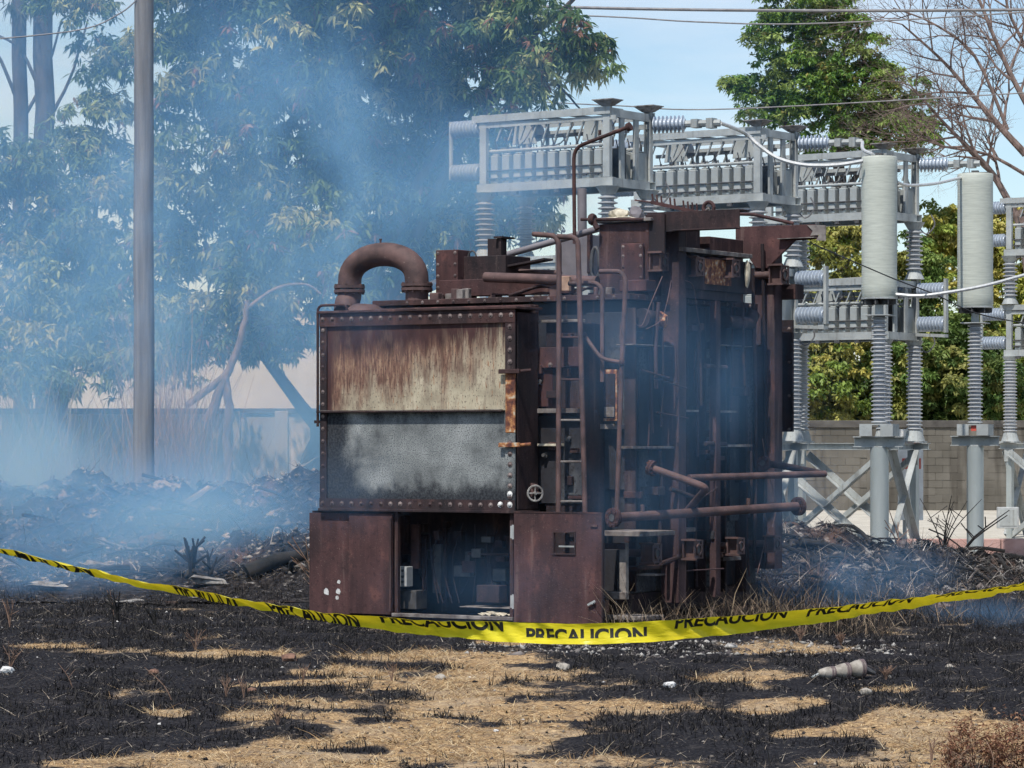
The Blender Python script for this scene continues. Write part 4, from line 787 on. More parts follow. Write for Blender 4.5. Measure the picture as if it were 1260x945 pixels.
# long bushing channel across the side
CP = TP+.12
def sbox(px0, py0, px1, py1, p, dep, mat, name, bev=.004, par=T):
    a = p_(px0, py0, p); b = p_(px1, py1, p); return MB().box(p-dep, p, a.y, b.y, b.z, a.z).build(name, M[mat], par, bevel=bev)
def prism_side(pts, p, dep, mat, name):                # polygon in pixels extruded along local x
    vs = [tuple(p_(px, py, p)) for px, py in pts]; n = len(vs); vs += [(v[0]-dep, v[1], v[2]) for v in vs]
    return MB().add(vs, [tuple(range(n)), tuple(reversed(range(n, 2*n)))]+[(k, (k+1) % n, n+(k+1) % n, n+k) for k in range(n)]).build(name, M[mat], T, bevel=.003)
# uprights (steel channels on the side of the tank)
def upright(pxc, ytop, ybot, p, wq, dep, name='upright'):
    a = p_(pxc, ytop, p); b = p_(pxc, ybot, p); q = a.y; z1, z0 = a.z, b.z; t_ = .014
    mb = MB(); mb.box(p-t_, p, q-wq/2, q+wq/2, z0, z1); mb.box(p-dep, p-t_-.001, q-t_/2, q+t_/2, z0, z1); mb.box(p-dep-t_, p-dep-.001, q-wq/2, q+wq/2, z0, z1); return mb.build(name, M['rust_beam'], T, bevel=.002)
def post(px, ytop, ybot, p, w_, d_, name='upright', mat='rust_beam'):   # plain H column: front face + side face visible
    a = p_(px, ytop, p); b = p_(px, ybot, p); q = a.y; mb = MB(); t_ = .016
    mb.box(p-w_, p, q, q+t_, b.z, a.z); mb.box(p-w_, p, q+d_-t_, q+d_, b.z, a.z); mb.box(p-t_, p, q+t_+.001, q+d_-t_-.001, b.z, a.z); return mb.build(name, M[mat], T, bevel=.002)
PA = .95
post(835, 262, 742, PA, .20, .16); post(881, 370, 735, PA, .075, .10); post(953, 285, 700, PA, .24, .18)
post(835, 372, 545, PA+.012, .03, .03, 'angle_strip')
# top cantilever of the first upright and the gusseted arm of the last
ga = p_(826, 262, PA); a = q_(797, 262, ga.y); b = q_(912, 265, ga.y-.0)
L0 = a.x; zt_ = a.z; qa = ga.y
mb = MB(); t_ = .016; bx1 = L0 + (912-797)*ga.y*0 + 1.05
mb.box(L0, bx1, qa-.02, qa-.004, zt_-.20, zt_); mb.box(L0, bx1, qa-.003, qa+.2, zt_-.016, zt_+.0); mb.box(L0+.35, bx1, qa-.12, qa-.021, zt_-.20, zt_-.186); mb.build('lifting_beam', M['rust_dark'], T, bevel=.003)
MB().box(L0-.0, L0+.22, qa-.05, qa-.022, zt_-.42, zt_-.02).build('gusset_plate', M['rust_dark'], T, bevel=.003)
gc = p_(953, 285, PA); qc = gc.y-.03
pl_ = [(905,279),(1003,276),(1006,294),(978,296),(944,330),(930,330),(922,318),(905,316)]
vs = [tuple(q_(px, py, qc)) for px, py in pl_]; n = len(vs); vs += [(v[0], v[1]+.03, v[2]) for v in vs]
MB().add(vs, [tuple(range(n)), tuple(reversed(range(n, 2*n)))]+[(k, (k+1) % n, n+(k+1) % n, n+k) for k in range(n)]).build('gusset_arm', M['rust_red'], T, bevel=.003)
vs = [tuple(q_(px, py, qc-.012)) for px, py in ((993,277),(1016,277),(1016,296),(1004,296),(1008,289),(997,290),(1000,284))]; n = len(vs); vs += [(v[0], v[1]+.01, v[2]) for v in vs]
MB().add(vs, [tuple(range(n)), tuple(reversed(range(n, 2*n)))]+[(k, (k+1) % n, n+(k+1) % n, n+k) for k in range(n)]).build('torn_plate', M['ash_ledge'], T)
a = q_(958, 294, qc-.03); b = q_(1003, 292, qc-.03); MB().bar(a, b, .06, .008).build('plate_lip', M['ash_ledge'], T)
# horizontal channel with bushings wells
sbox(838, 314, 925, 362, PA-.02, .25, 'rust_dark', 'bushing_channel'); sbox(839, 309, 926, 313, PA+.03, .25, 'ash_ledge', 'channel_lip'); sbox(840, 350, 912, 372, PA-.05, .2, 'rust_dark', 'cross_member')
a = p_(868, 318, PA-.01); b = p_(900, 352, PA-.01); MB().box(PA-.018, PA-.012, a.y, b.y, b.z, a.z).build('scorched_plate', M['tan'] if False else M['rust_strip'], T)
def valve_box(c, s=.17, par=T, stub=.35, mat='pipe_rust'):
    """square shut-off valve: four posts, two plates, round mouth, stub pipe running back"""
    c = Vector(c); v = bpy.data.objects.new('valve', None)
    mb = MB(); h = s/2; ln = s*.62
    mb.box(c.x-ln, c.x, c.y-h, c.y+h, c.z+h-.012, c.z+h); mb.box(c.x-ln, c.x, c.y-h, c.y+h, c.z-h, c.z-h+.012)
    mb.box(c.x-ln-.02, c.x+.03, c.y-h-.03, c.y-h-.001, c.z-h-.012, c.z-h+.008); mb.box(c.x-ln-.02, c.x+.03, c.y-h-.03, c.y-h-.001, c.z+h-.008, c.z+h+.012)
    mb.box(c.x-ln-.014, c.x-ln-.001, c.y-h*1.1, c.y+h*1.1, c.z-h*1.1, c.z+h*1.1); mb.box(c.x-.010, c.x-.001, c.y-h, c.y-h*.62, c.z-h, c.z+h); mb.box(c.x-.010, c.x-.001, c.y+h*.62, c.y+h, c.z-h, c.z+h)
    mb.box(c.x-ln+.001, c.x-.011, c.y-h*.55, c.y+h*.55, c.z-h*.9, c.z+h*.9)
    mb.lathe([(h*.62,0),(h*.62,.02),(h*.42,.02),(h*.42,.004)], c+Vector((-.011,0,0)), (1,0,0), 14)
    o = mb.build('valve', M[mat], par, smooth=False); MB().lathe([(h*.38,0),(h*.38,.004)], c+Vector((-.005,0,0)), (1,0,0), 12).build('valve_mouth', M['dark_metal'], o)
    MB().tube([c+Vector((-ln-.015,0,0)), c+Vector((-ln-stub,0,0))], h*.42, 12).build('stub_pipe', M['pipe_rust'], o, smooth=True); return o
for px, py, p, s in ((809,681,PA+.12,.19),(860,676,PA+.16,.19),(912,672,PA+.14,.17),(957,669,PA+.16,.16),(862,328,PA+.06,.19),(906,330,PA+.08,.18),(818,322,PA-.1,.18),(966,338,PA+.16,.2)):
    c_ = p_(px, py, p); valve_box(c_, s)
a = p_(914, 322, PA+.02); lump(Vector((PA+.02, a.y+.1, a.z-.12)), (.03,.04,.16), 'ash', 'ash_lump', T, 9)
MB().box(PA-.1, PA+.16, p_(962,0,PA).y, p_(962,0,PA).y+.2, p_(962,368,PA).z, p_(962,350,PA).z).build('valve_bracket', M['rust_dark'], T)
# stiffening ribs and panels on the shaded side
for r_, mt in (((780,423,828,427),'ash_ledge'),((784,549,832,552),'ash_ledge'),((840,504,860,507),'ash_ledge'),((884,505,908,508),'ash_ledge'),((896,547,926,550),'ash_ledge'),((888,424,926,427),'ash_ledge'),((832,650,856,654),'ash_ledge'),((785,697,815,700),'rust'),((890,686,912,689),'ash_ledge')):
    sbox(*r_, TP+.22, .2, mt, 'rib', .002)
for px in (782, 846, 868, 893, 918): 
    a = p_(px, 376, TP+.13); b = p_(px, 728, TP+.13); MB().box(TP+.003, TP+.13, a.y, a.y+.02, b.z, a.z-.02).build('stiffener', M['rust_dark'], T)
for x0_, x1_, yt, yb, mt in ((786,812,428,548,'tank'),(786,812,554,640,'tank'),(848,866,376,500,'rust_dark'),(898,920,430,545,'rust_dark'),(898,920,552,640,'tank'),(848,866,510,640,'rust_dark')):
    sbox(x0_, yt, x1_, yb, TP+.05, .045, mt, 'side_panel')
c_ = p_(812, 393, TP+.15); mb = MB(); mb.tube([c_, c_+Vector((0,-.35,.02))], .075, 14); mb.tube([c_+Vector((0,-.3,0)), c_+Vector((0,-.38,0))], .1, 14); mb.build('nozzle', M['rust_dark'], T, smooth=True); lump(c_+Vector((.06,-.08,-.02)), (.06,.12,.1), 'rust_strip', 'burnt_gasket', T, 12)
c_ = p_(908, 397, TP+.2); MB().tube([c_+Vector((0,-.25,0)), c_+Vector((0,.25,0)), c_+Vector((0,.35,.1))], .07, 14).build('nozzle', M['rust_dark'], T, smooth=True)
# rear end plate seen past the last upright
a = p_(955, 392, PA-.3); eq = a.y+.15; MB().box(q_(940,0,eq).x, q_(975,0,eq).x, a.y+.15, a.y+.19, p_(965,531,PA).z, p_(965,391,PA).z).build('end_plate', M['rust_dark'], T, bevel=.004)
rivets([(q_(971,0,eq).x, a.y+.15, p_(965,528-k*42,PA).z) for k in range(4)], FN, .014)
mb = MB()
for px, yt, yb in ((938,300,700),(926,330,690)): a = p_(px, yt, PA-.1); b = p_(px+2, yb, PA-.1); mb.tube(smooth_path([a, (a+b)/2+Vector((0,.05,0)), b], 5), .02, 8)
mb.build('conduit', M['rust_dark'], T, smooth=True)
# --- ladder and rails
LQ = .28
def qpath(pts, q): return [q_(px, py, q) for px, py in pts]
lr = MB().tube(round_path(qpath([(656,288),(683,290),(688,300),(687,632)], LQ), .06), .026, 10).build('ladder', M['pipe_rust'], T, smooth=True)
MB().tube(round_path(qpath([(686,291),(711,292),(714,400),(720,632)], LQ+.01), .08), .026, 10).build('ladder_rail', M['pipe_rust'], lr, smooth=True)
for k, py in enumerate((415, 467, 517, 568, 617)): MB().tube(qpath([(688,py),(716+k*.8,py)], LQ+.005), .011, 6).build('rung', M['ash_ledge'] if k > 1 else M['rust'], lr)
MB().tube(round_path(qpath([(700,349),(734,348),(741,356),(741,470)], .5), .08), .022, 10).build('handrail', M['pipe_rust'], T, smooth=True)
MB().tube(round_path(qpath([(738,334),(764,334),(770,345),(765,450),(759,628)], .45), .12), .024, 10).build('handrail', M['pipe_rust'], T, smooth=True)
MB().tube(smooth_path(qpath([(719,412),(730,428),(742,441),(765,446)], .42), 4), .02, 8).build('chain_bar', M['pipe_rust'], T, smooth=True)
c_ = q_(765, 446, .43); lump(c_, (.035,.035,.035), 'rust', 'clamp', T, 2); c_ = q_(719, 412, .41); lump(c_, (.03,.03,.03), 'rust', 'clamp', T, 5)
# tall thin pipe with flange
MB().tube(round_path(qpath([(707,300),(706,182),(774,156)], 2.0), .12), .020, 10).build('vent_pipe', M['rust'], T, smooth=True)
c_ = q_(774, 156, 2.0); MB().lathe([(.045,-.02),(.045,.02)], c_, (.9,0,.35), 14).build('pipe_flange', M['rust'], T)
a = q_(738, 166, 2.0); MB().tube([a, a+Vector((0,0,.05))], .018, 6).build('nipple', M['rust'], T)
MB().tube(qpath([(717,340),(716,232)], 2.6), .05, 10).build('riser_pipe', M['blue_grey'], T, smooth=True)
# rusty comb on top of the turret
a = q_(802, 249, 1.9); b = q_(862, 262, 1.9); mb = MB(); mb.bar(a, b, .05, .035); n_ = 11
for k in range(n_):
    f = (k+.3)/n_; c_ = a+(b-a)*f; 
    if k in (3, 6): continue
    mb.tube([c_, c_+Vector((-.01,0,.09))], .011, 6)
mb.tube([a+Vector((-.2,0,.03)), a], .008, 5); mb.tube([b, b+Vector((.55,.1,-.03)), b+Vector((.95,.2,-.13))], .018, 8); mb.build('terminal_comb', M['rust_red'], T)
c_ = q_(872, 256, 1.88); n_ = 14; MB().tube([c_+Vector((math.cos(2*math.pi*k/n_)*.06, 0, math.sin(2*math.pi*k/n_)*.06)) for k in range(n_+1)], .02, 8, cap=False).build('hand_wheel', M['rust_red'], T, smooth=True)
MB().tube([c_+Vector((-.2,.05,-.12)), c_], .014, 6).box(a.x+.25, a.x+.45, 1.9, 2.1, 4.05, b.z-.02).box(b.x-.1, b.x+.05, 1.9, 2.1, 4.05, b.z).build('comb_bracket', M['galv_rusty'], T)
# bottom right frame
x0, x1, z0, z1 = inq(738, 653, 797, 660, .35); MB().box(x0, x1, .25, .9, z0, z1).build('shelf', M['ash_ledge'], T, bevel=.003)
for r_, q, d_, mt, nm in (((762,668,770,732),.4,.06,'ash_ledge','frame_post'),((741,668,768,676),.38,.04,'rust','frame_rail'),((744,728,770,738),.35,.06,'ash_ledge','frame_rail'),((740,757,792,764),.2,.4,'ash_ledge','skid_channel'),((783,706,806,709),.6,.2,'ash_ledge','rib'),((742,676,760,728),.7,.1,'tank','tank_foot')):
    x0, x1, z0, z1 = inq(*r_, q); MB().box(x0, x1, q, q+d_, max(z0,.02), z1).build(nm, M[mt], T, bevel=.004)
# hanging burnt wires
mb = MB()
for pts in ([(842,345),(853,352),(858,385),(863,408)],[(826,345),(820,375),(812,395),(795,405)],[(815,340),(800,375),(790,400),(782,398)],[(938,540),(945,580),(955,620),(950,650)],[(945,650),(938,680),(932,705)]):
    MB().tube(smooth_path([p_(px, py, PA+.05) for px, py in pts], 5), .005, 5).build('hanging_wire', M['pipe_rust'], T)

rd = random.Random(21)
for k in range(16):
    px = rd.uniform(790, 925); y0 = rd.choice([372, 400, 430, 555, 600]); y1 = y0 + rd.uniform(50, 170); a = p_(px, y0, TP+rd.uniform(.12, .26)); b = p_(px+rd.uniform(-3, 3), min(y1, 735), a.x); m_ = (a+b)/2+Vector((0, rd.uniform(-.06,.06), 0))
    MB().tube(smooth_path([a, m_, b], 4), rd.choice([.009, .014, .02]), 7).build('conduit', M[rd.choice(['rust_dark', 'rust', 'rust_beam'])], T, smooth=True)
for k in range(18):
    px = rd.uniform(784, 925); py = rd.uniform(385, 730); a = p_(px, py, TP+.2); w_ = rd.uniform(.05, .16); h_ = rd.uniform(.04, .13); MB().box(TP+.01, TP+rd.uniform(.12,.26), a.y, a.y+w_, a.z, a.z+h_).build('bracket', M[rd.choice(['rust_dark', 'rust', 'tank'])], T, bevel=.004)
for k in range(10):
    px = rd.uniform(785, 900); a = p_(px, rd.uniform(400, 720), TP+.24); b = a+Vector((rd.uniform(-.02,.08), rd.uniform(.25,.7), rd.uniform(-.12,.12))); MB().tube([a, b], rd.choice([.008, .012, .024]), 7).build('cross_pipe', M[rd.choice(['rust_dark', 'rust_beam'])], T, smooth=True)
for k in range(22):
    c_ = Vector((rd.uniform(-1.9, .5), rd.uniform(1.1, 1.7), TZ+.062)); h_ = rd.uniform(.03, .12); w_ = rd.uniform(.04, .14)
    MB().box(c_.x, c_.x+w_, c_.y, c_.y+w_*.8, c_.z, c_.z+h_).build('cover_fitting', M[rd.choice(['rust_dark', 'rust', 'ash_ledge', 'pipe_rust'])], T, bevel=.006)
for k in range(5):
    a = Vector((rd.uniform(-1.5, 0), rd.uniform(1.15, 1.6), TZ+.09)); b = a+Vector((rd.uniform(.4,.9), rd.uniform(-.1,.2), rd.uniform(-.01,.1))); MB().tube(smooth_path([a, (a+b)/2+Vector((0,0,.06)), b], 4), .012, 6).build('cover_cable', M['rust_dark'], T, smooth=True)
for k in range(9):
    a = q_(rd.uniform(640, 712), rd.uniform(405, 600), .46); w_ = rd.uniform(.05,.15); MB().box(a.x, a.x+w_, .44, .498, a.z-rd.uniform(.03,.1), a.z).build('bracket', M[rd.choice(['rust_dark', 'rust'])], T, bevel=.004)
# charred wiring and relays packed in the doorway
for k in range(16):
    px = rd.uniform(488, 620); py = rd.uniform(640, 725); a = q_(px, py, rd.uniform(.3, .7)); w_ = rd.uniform(.04,.12); h_ = rd.uniform(.03,.12); MB().box(a.x, min(a.x+w_, -.06), a.y, a.y+.08, a.z-h_, a.z).build('relay_box', M[rd.choice(['dark_metal', 'rust_dark', 'rust', 'rust_dark'])], T, bevel=.004)
mb = MB()
for k in range(14):
    a = q_(rd.uniform(495, 615), rd.uniform(642, 700), .55); b = a+Vector((rd.uniform(-.25,.25), 0, rd.uniform(-.35,.0))); m_ = (a+b)/2+Vector((rd.uniform(-.05,.05), -.05, -rd.uniform(.08,.25))); mb.tube(smooth_path([a, m_, b], 8), rd.uniform(.003, .006), 5)
kind(mb.build('charred_wires', M['rust_dark'], T, smooth=True), 'stuff')

# --- loose pipes hanging off the side
def loose_pipe(name, label, pts, r, fl, mat='pipe_rust'):
    o = thing(name, label, 'pipe', pts[0]); o_ = Vector(pts[0]); pts = [Vector(p)-o_ for p in pts]; tb_ = MB().tube(round_path(pts, .12), r, 14).build('pipe_run', M[mat], o, smooth=True)
    for e_, nb in ((0, 1), (-1, -2)):
        if (e_ == 0 and 'a' in fl) or (e_ == -1 and 'b' in fl):
            d = (pts[e_]-pts[nb]).normalized(); mb = MB(); c = pts[e_]; mb.lathe([(r*2.1,0),(r*2.1,.02)], c-d*.02, d, 20); mb.lathe([(r*1.9,.0),(r*2.1,.004),(r*2.1,.022),(r*1.0,.022),(r*1.0,.004)], c+d*.003, d, 20)
            for k in range(8):
                a_ = 2*math.pi*k/8; u_ = Vector((0,0,1)); v_ = d.cross(u_).normalized(); mb.lathe([(.011,-.035),(.011,.035)], c+(u_*math.cos(a_)+v_*math.sin(a_))*r*1.6, d, 6)
            mb.build('pipe_flange', M['rust'], o)
            MB().lathe([(r*.8,0),(r*.8,.004)], c+d*.0235, d, 14).build('pipe_mouth', M['dark_metal'], o)
    return o
o = loose_pipe('straight_pipe', 'long straight rusty pipe with a flange at each end slung across the transformer side', [at(755,637,30.2), at(982,623,31.9)], .045, 'ab')
for f in (.15, .72): 
    v_ = Vector(at(755,637,30.2)).lerp(at(982,623,31.9), f)-o.location; MB().tube([v_, v_+Vector((0,0,.11))], .02, 8).build('nipple', M['pipe_rust'], o)
loose_pipe('bent_pipe', 'rusty pipe with an elbow and one flange crossing above the long straight pipe', [at(802,576,30.4), at(870,600,30.1), at(846,628,31.2)], .036, 'a')
loose_pipe('plain_pipe', 'plain rusty pipe sticking out to the right past the transformer', [at(848,588,31.2), at(1015,583,32.6)], .034, '')
loose_pipe('short_pipe', 'short dark pipe poking out behind the plain pipe at the transformer end', [at(940,570,32.6), at(968,574,32.9), at(1008,582,33.1)], .036, 'a', 'rust_dark')

# ================================================================== SUBSTATION
def sheds(L, r0, r1, n, cone=0.0):                     # porcelain profile with n sheds
    p = [(r0*1.0, 0)]
    for k in range(n):
        z = L*(k+.15)/n; s_ = L/n; f = 1-cone*k/n
        p += [(r0*f, z), (r1*f, z+s_*.20), (r1*f, z+s_*.34), (r0*f*1.05, z+s_*.62)]
    return p + [(r0*(1-cone), L)]
def ins_mesh(name, L, r0, r1, n, mat, axis=(0,0,1), seg=18):
    o = MB().lathe(sheds(L, r0, r1, n), (0,0,0), axis, seg).build(name, M[mat]); me = o.data; bpy.data.objects.remove(o)
    for p in me.polygons: p.use_smooth = True
    try: me.set_sharp_from_angle(angle=R(50))
    except Exception: pass
    return me
me_low = ins_mesh('post_insulator', 1.36, .095, .135, 22, 'porcelain'); me_up = ins_mesh('post_insulator', .66, .085, .14, 9, 'porcelain')
me_spl = ins_mesh('spool_insulator', .46, .075, .125, 8, 'porcelain_blue', (1,0,0), 16); me_react = ins_mesh('post_insulator', 1.52, .080, .118, 26, 'porcelain')
def put(me, name, parent, loc, rz=0):
    o = bpy.data.objects.new(name, me); COL.objects.link(o); o.parent = parent; o.location = loc; o.rotation_euler.z = rz; return o
BLn, BWd = 2.21, 1.10
LABS = ['grey capacitor rack nearest and leftmost, half veiled in blue smoke above the transformer', 'second grey capacitor rack from the left, under the green tree', 'grey capacitor rack partly hidden behind the first pale cylinder', 'grey capacitor rack cut off by the right edge of the picture']
def can_mesh():
    mb = MB(); mb.box(-.062, .062, -.13, .13, 0, .40); mb.box(-.05, .05, -.10, .10, .401, .425)
    o = mb.build('capacitor', M['can'], bevel=.018); me = o.data; bpy.data.objects.remove(o); return me
me_can = can_mesh(); mb = MB().tube([(0,0,0),(0,0,.10)], .018, 6).tube([(0,0,.09),(-.03,0,.20)], .009, 5); o = mb.build('bushing', M['dark_metal']); me_bush = o.data; bpy.data.objects.remove(o)
o = MB().bar((-.045,0,0), (.045,0,.20), .028, .02).build('fuse_arm', M['galv']); me_arm = o.data; bpy.data.objects.remove(o)
def chan(mb, a, b, w_=.09, h_=.12, t_=.012): mb.box(min(a[0],b[0])-0, max(a[0],b[0])+0, min(a[1],b[1])-0, max(a[1],b[1])+0, min(a[2],b[2]), max(a[2],b[2]))
def build_bank():
    B = thing('capacitor_bank', LABS[0], 'capacitor bank', (1.34, 43.6, 0), R(-35.5), 'capacitor racks on tall insulators')
    X0, X1, Y0, Y1 = -BLn, 0, 0, BWd
    for tier, (zb, zt) in enumerate(((3.44, 4.42), (5.34, 6.44))):
        H = zt-zb
        for (x, y, sx, sy) in ((X0,Y0,1,1),(X1,Y0,-1,1),(X0,Y1,1,-1),(X1,Y1,-1,-1)):
            mb = MB(); t_ = .014; w_ = .11                         # channel posts
            xa, xb = (x, x+sx*w_); ya, yb = (y, y+sy*.07); mb.box(xa, xb, ya, ya+sy*t_, zb+.125, zt-.002); mb.box(xa, xa+sx*t_, ya+sy*(t_+.001), yb, zb+.125, zt-.002); mb.box(xb-sx*t_, xb, ya+sy*(t_+.001), yb, zb+.125, zt-.002)
            mb.build('corner_post', M['galv'], B)
            if tier and x == X1:
                mb = MB(); c = (x-.055, y+sy*.035); vs = [(c[0]+a*.07, c[1]+b*.05, zt) for a, b in ((-1,-1),(1,-1),(1,1),(-1,1))] + [(c[0]+a*.16, c[1]+b*.13, zt+.075) for a, b in ((-1,-1),(1,-1),(1,1),(-1,1))]
                mb.add(vs, [(0,3,2,1),(4,5,6,7)]+[(k,(k+1)%4,4+(k+1)%4,4+k) for k in range(4)]); mb.box(c[0]-.17, c[0]+.17, c[1]-.14, c[1]+.14, zt+.076, zt+.09); mb.build('post_cap', M['galv_rusty'], B)
        for y in (Y0, Y1):                                          # long channels
            s_ = 1 if y == Y0 else -1; ya, yb = sorted((y-s_*.001, y+s_*.014)); mb = MB(); mb.box(X0-.05, X1+.05, ya, yb, zb, zb+.12); mb.box(X0-.05, X1+.05, *sorted((y+s_*.015, y+s_*.08)), zb, zb+.012); mb.box(X0-.05, X1+.05, *sorted((y+s_*.015, y+s_*.08)), zb+.108, zb+.12)
            mb.build('base_rail', M['galv'], B)
            mb = MB(); ya, yb = sorted((y-s_*.022, y-s_*.003)); mb.box(X0-.12, X1+.02, ya, yb, zt-.11, zt-.01); mb.box(X0-.12, X1+.02, *sorted((y-s_*.002, y+s_*.09)), zt-.009, zt-.001) if False else None; mb.build('top_rail', M['galv'], B)
            mb = MB(); ya, yb = sorted((y-s_*.02, y-s_*.004)); mb.box(X0+.02, X1-.02, ya, yb, zb+.60, zb+.65) if False else None
        for x in (X0, X1):
            s_ = 1 if x == X0 else -1
            mb = MB(); xa, xb = sorted((x+s_*.0, x+s_*.07)); mb.box(xa, xb, Y0+.075, Y1-.075, zb+.0, zb+.12); mb.build('cross_rail', M['galv'], B)
            mb = MB(); mb.box(*sorted((x+s_*.01, x+s_*.06)), Y0+.075, Y1-.075, zt-.14, zt-.03); mb.build('cross_rail', M['galv'], B)
            if x == X1:
                for y in (.36, .72): MB().box(x-.055, x-.02, y-.05, y+.05, zb+.121, zt-.141).build('end_stile', M['galv'], B)
        MB().box(X0+.1, X1-.1, BWd*.5-.2, BWd*.5+.2, zb+.08, zb+.10).build('base_plate', M['galv'], B); MB().box(X0+.15, X1-.1, BWd*.5-.02, BWd*.5+.02, zb+.121, zb+.57).build('gap_shade_sheet', M['dark_metal'], B)  # dark sheet added mid-rack so the gaps between capacitors look shaded
        for k in range(10): MB().box(X0+.24+k*.196-.06, X0+.24+k*.196+.0, Y0+.02, Y0+.05, zb+.16, zb+.20).build('mounting_lug', M['dark_metal'], B)
        for z_ in (.19, .30): MB().tube([(X0+.12, Y0+.025, zb+z_), (X1-.12, Y0+.025, zb+z_)], .011, 6).build('strap', M['dark_metal'], B)
        for k in range(10):                                         # capacitor units, two rows
            x = X0+.22+k*.196
            for y in (Y0+.17, Y1-.17):
                c = put(me_can, 'capacitor', B, (x+(.098 if y > .5 else 0), y, zb+.122)); put(me_bush, 'bushing', c, (0, -.06 if y < .5 else .06, .42))
        MB().tube([(X0+.1, Y0+.11, zb+.585), (X1-.15, Y0+.11, zb+.585)], .025, 8).build('bus_tube', M['galv'], B, smooth=True)
        MB().tube([(X0+.1, Y1-.11, zb+.585), (X1-.15, Y1-.11, zb+.585)], .025, 8).build('bus_tube', M['galv'], B, smooth=True)
        MB().bar((X0-.02, Y0+.02, zt-.16), (X1+.1, Y0+.02, zt-.16), .03, .06).build('fuse_rail', M['galv'], B); MB().bar((X0-.02, Y1-.02, zt-.20), (X1, Y1-.02, zt-.20), .03, .07).build('fuse_rail', M['galv'], B)
        MB().bar((X0+.05, BWd*.5, zt-.30), (X1-.05, BWd*.5, zt-.30), .05, .05).build('bus_bar', M['galv_rusty'], B)
        for k in range(9): put(me_arm, 'fuse_arm', B, (X0+.38+k*.2, Y1-.06, zt-.42)); put(me_bush, 'bushing', B, (X0+.30+k*.2, BWd*.5, zt-.50))
        for k in range(4): MB().box(X0+.45+k*.45, X0+.49+k*.45, Y0+.09, Y1-.09, zt-.075, zt-.035).build('top_tie', M['galv'], B)
        for k in (.74, 1.48): MB().box(X0+k-.02, X0+k+.02, BWd*.5+.05, BWd*.5+.09, zb+.121, zt-.08).build('mid_post', M['galv'], B)
        for k in range(6): MB().box(X0+.2+k*.36, X0+.28+k*.36, Y0+.0, Y0+.06, zb-.05, zb-.002).build('under_lug', M['dark_metal'], B)
        for k in range(3):
            a = Vector((X0+.3+k*.7, Y0+.1, zb+.62)); b = a+Vector((.45, .15, .30)); MB().tube(smooth_path([a, (a+b)/2+Vector((.05,0,-.12)), b], 4), .010, 5).build('jumper', M['wire'], B)
        a = Vector((X1-.06, Y1-.05, zb-.03)); MB().tube(smooth_path([a+Vector((0,.05,.02)), a+Vector((.18,.05,-.16)), a+Vector((.34,.05,-.02)), a+Vector((.3,.0,.14))], 4), .012, 5).build('jumper', M['wire'], B)
        for k in range(9): put(me_arm, 'fuse_arm', B, (X0+.32+k*.2, Y0+.04, zt-.38))
        for x0_ in ((X0+.35, X0+1.55) if tier else (X0+.75, X0+1.75)):
            vs = [(x0_, .3, zt-.42), (x0_+.42, .3, zt-.42), (x0_+.30, .3, zt-.14), (x0_+.05, .3, zt-.14)]; vs += [(v[0], .33, v[2]) for v in vs]
            MB().add(vs, [(0,1,2,3),(7,6,5,4),(0,4,5,1),(1,5,6,2),(2,6,7,3),(3,7,4,0)]).build('reactor_shield', M['can'], B, bevel=.004)
            MB().lathe([(.10,0),(.13,.03),(.13,.33),(.10,.36)], (x0_+.16, .36, zt-.22), (0,1,0), 16).build('discharge_coil', M['porcelain_blue'], B, smooth=True)
        MB().bar((X0+.1, .55, zt-.02), (X1-.3, .55, zt+.03), .5, .02).build('sloping_cover', M['galv'], B)
        # spools at the left end with a joining bar
        for z in (zt-.18, zt-.80 if tier else zt-.72):
            put(me_spl, 'spool_insulator', B, (X0-.50, Y0+.05, z)); put(me_spl, 'spool_insulator', B, (X1+.02, Y1-.05, z)) if not tier else None
            if not tier: put(me_spl, 'spool_insulator', B, (X1-.60, Y1+.10, z))
        MB().tube([(X0-.54, Y0+.05, zt-.88 if tier else zt-.8), (X0-.54, Y0+.05, zt-.06)], .030, 8).build('end_bar', M['galv'], B)
        if not tier:
            MB().box(X1+.485, X1+.53, Y1-.09, Y1-.01, zb+.12, zt-.0).build('end_bar', M['galv'], B)
            MB().bar((X1+.05, Y1-.15, zb+.09), (X1+.62, Y1-.25, zb+.06), .1, .05).build('outrigger', M['galv'], B)
    # top spool with clamp and lead towards the cylinder
    put(me_spl, 'spool_insulator', B, (X1+.03, Y1-.04, 6.26), R(20)); d = Vector((math.cos(R(20)), math.sin(R(20)), 0)); c = Vector((X1+.03, Y1-.04, 6.26))+d*.46
    mb = MB(); mb.tube([c, c+d*.5], .05, 8); mb.box(c.x+.1, c.x+.2, c.y-.02, c.y+.12, 6.20, 6.32); mb.box(c.x+.3, c.x+.4, c.y+.06, c.y+.2, 6.19, 6.33); mb.build('terminal_clamp', M['galv'], B)
    # columns
    for (x, y) in ((X0+.06,.05),(X1-.06,.05),(X0+.06,BWd-.05),(X1-.06,BWd-.05)):
        put(me_low, 'post_insulator', B, (x, y, 2.00)); put(me_up, 'post_insulator', B, (x, y, 4.56))
        for (z0_, z1_, r_a, r_b) in ((1.83,1.999,.17,.12),(3.361,3.437,.11,.15),(4.424,4.559,.16,.10),(5.221,5.337,.10,.17)):
            MB().lathe([(r_a, 0),(r_b, z1_-z0_)], (x, y, z0_), (0,0,1), 16).build('end_fitting', M['galv'], B)
        MB().box(x-.16, x+.16, y-.14, y+.14, 1.805, 1.829).build('base_plate', M['galv'], B)
        mb = MB(); mb.box(x-.055, x+.055, y-.055, y-.045, 0, 1.69); mb.box(x-.055, x-.045, y-.044, y+.055, 0, 1.69); mb.box(x+.045, x+.055, y-.044, y+.055, 0, 1.69); mb.build('leg', M['galv_post'], B)
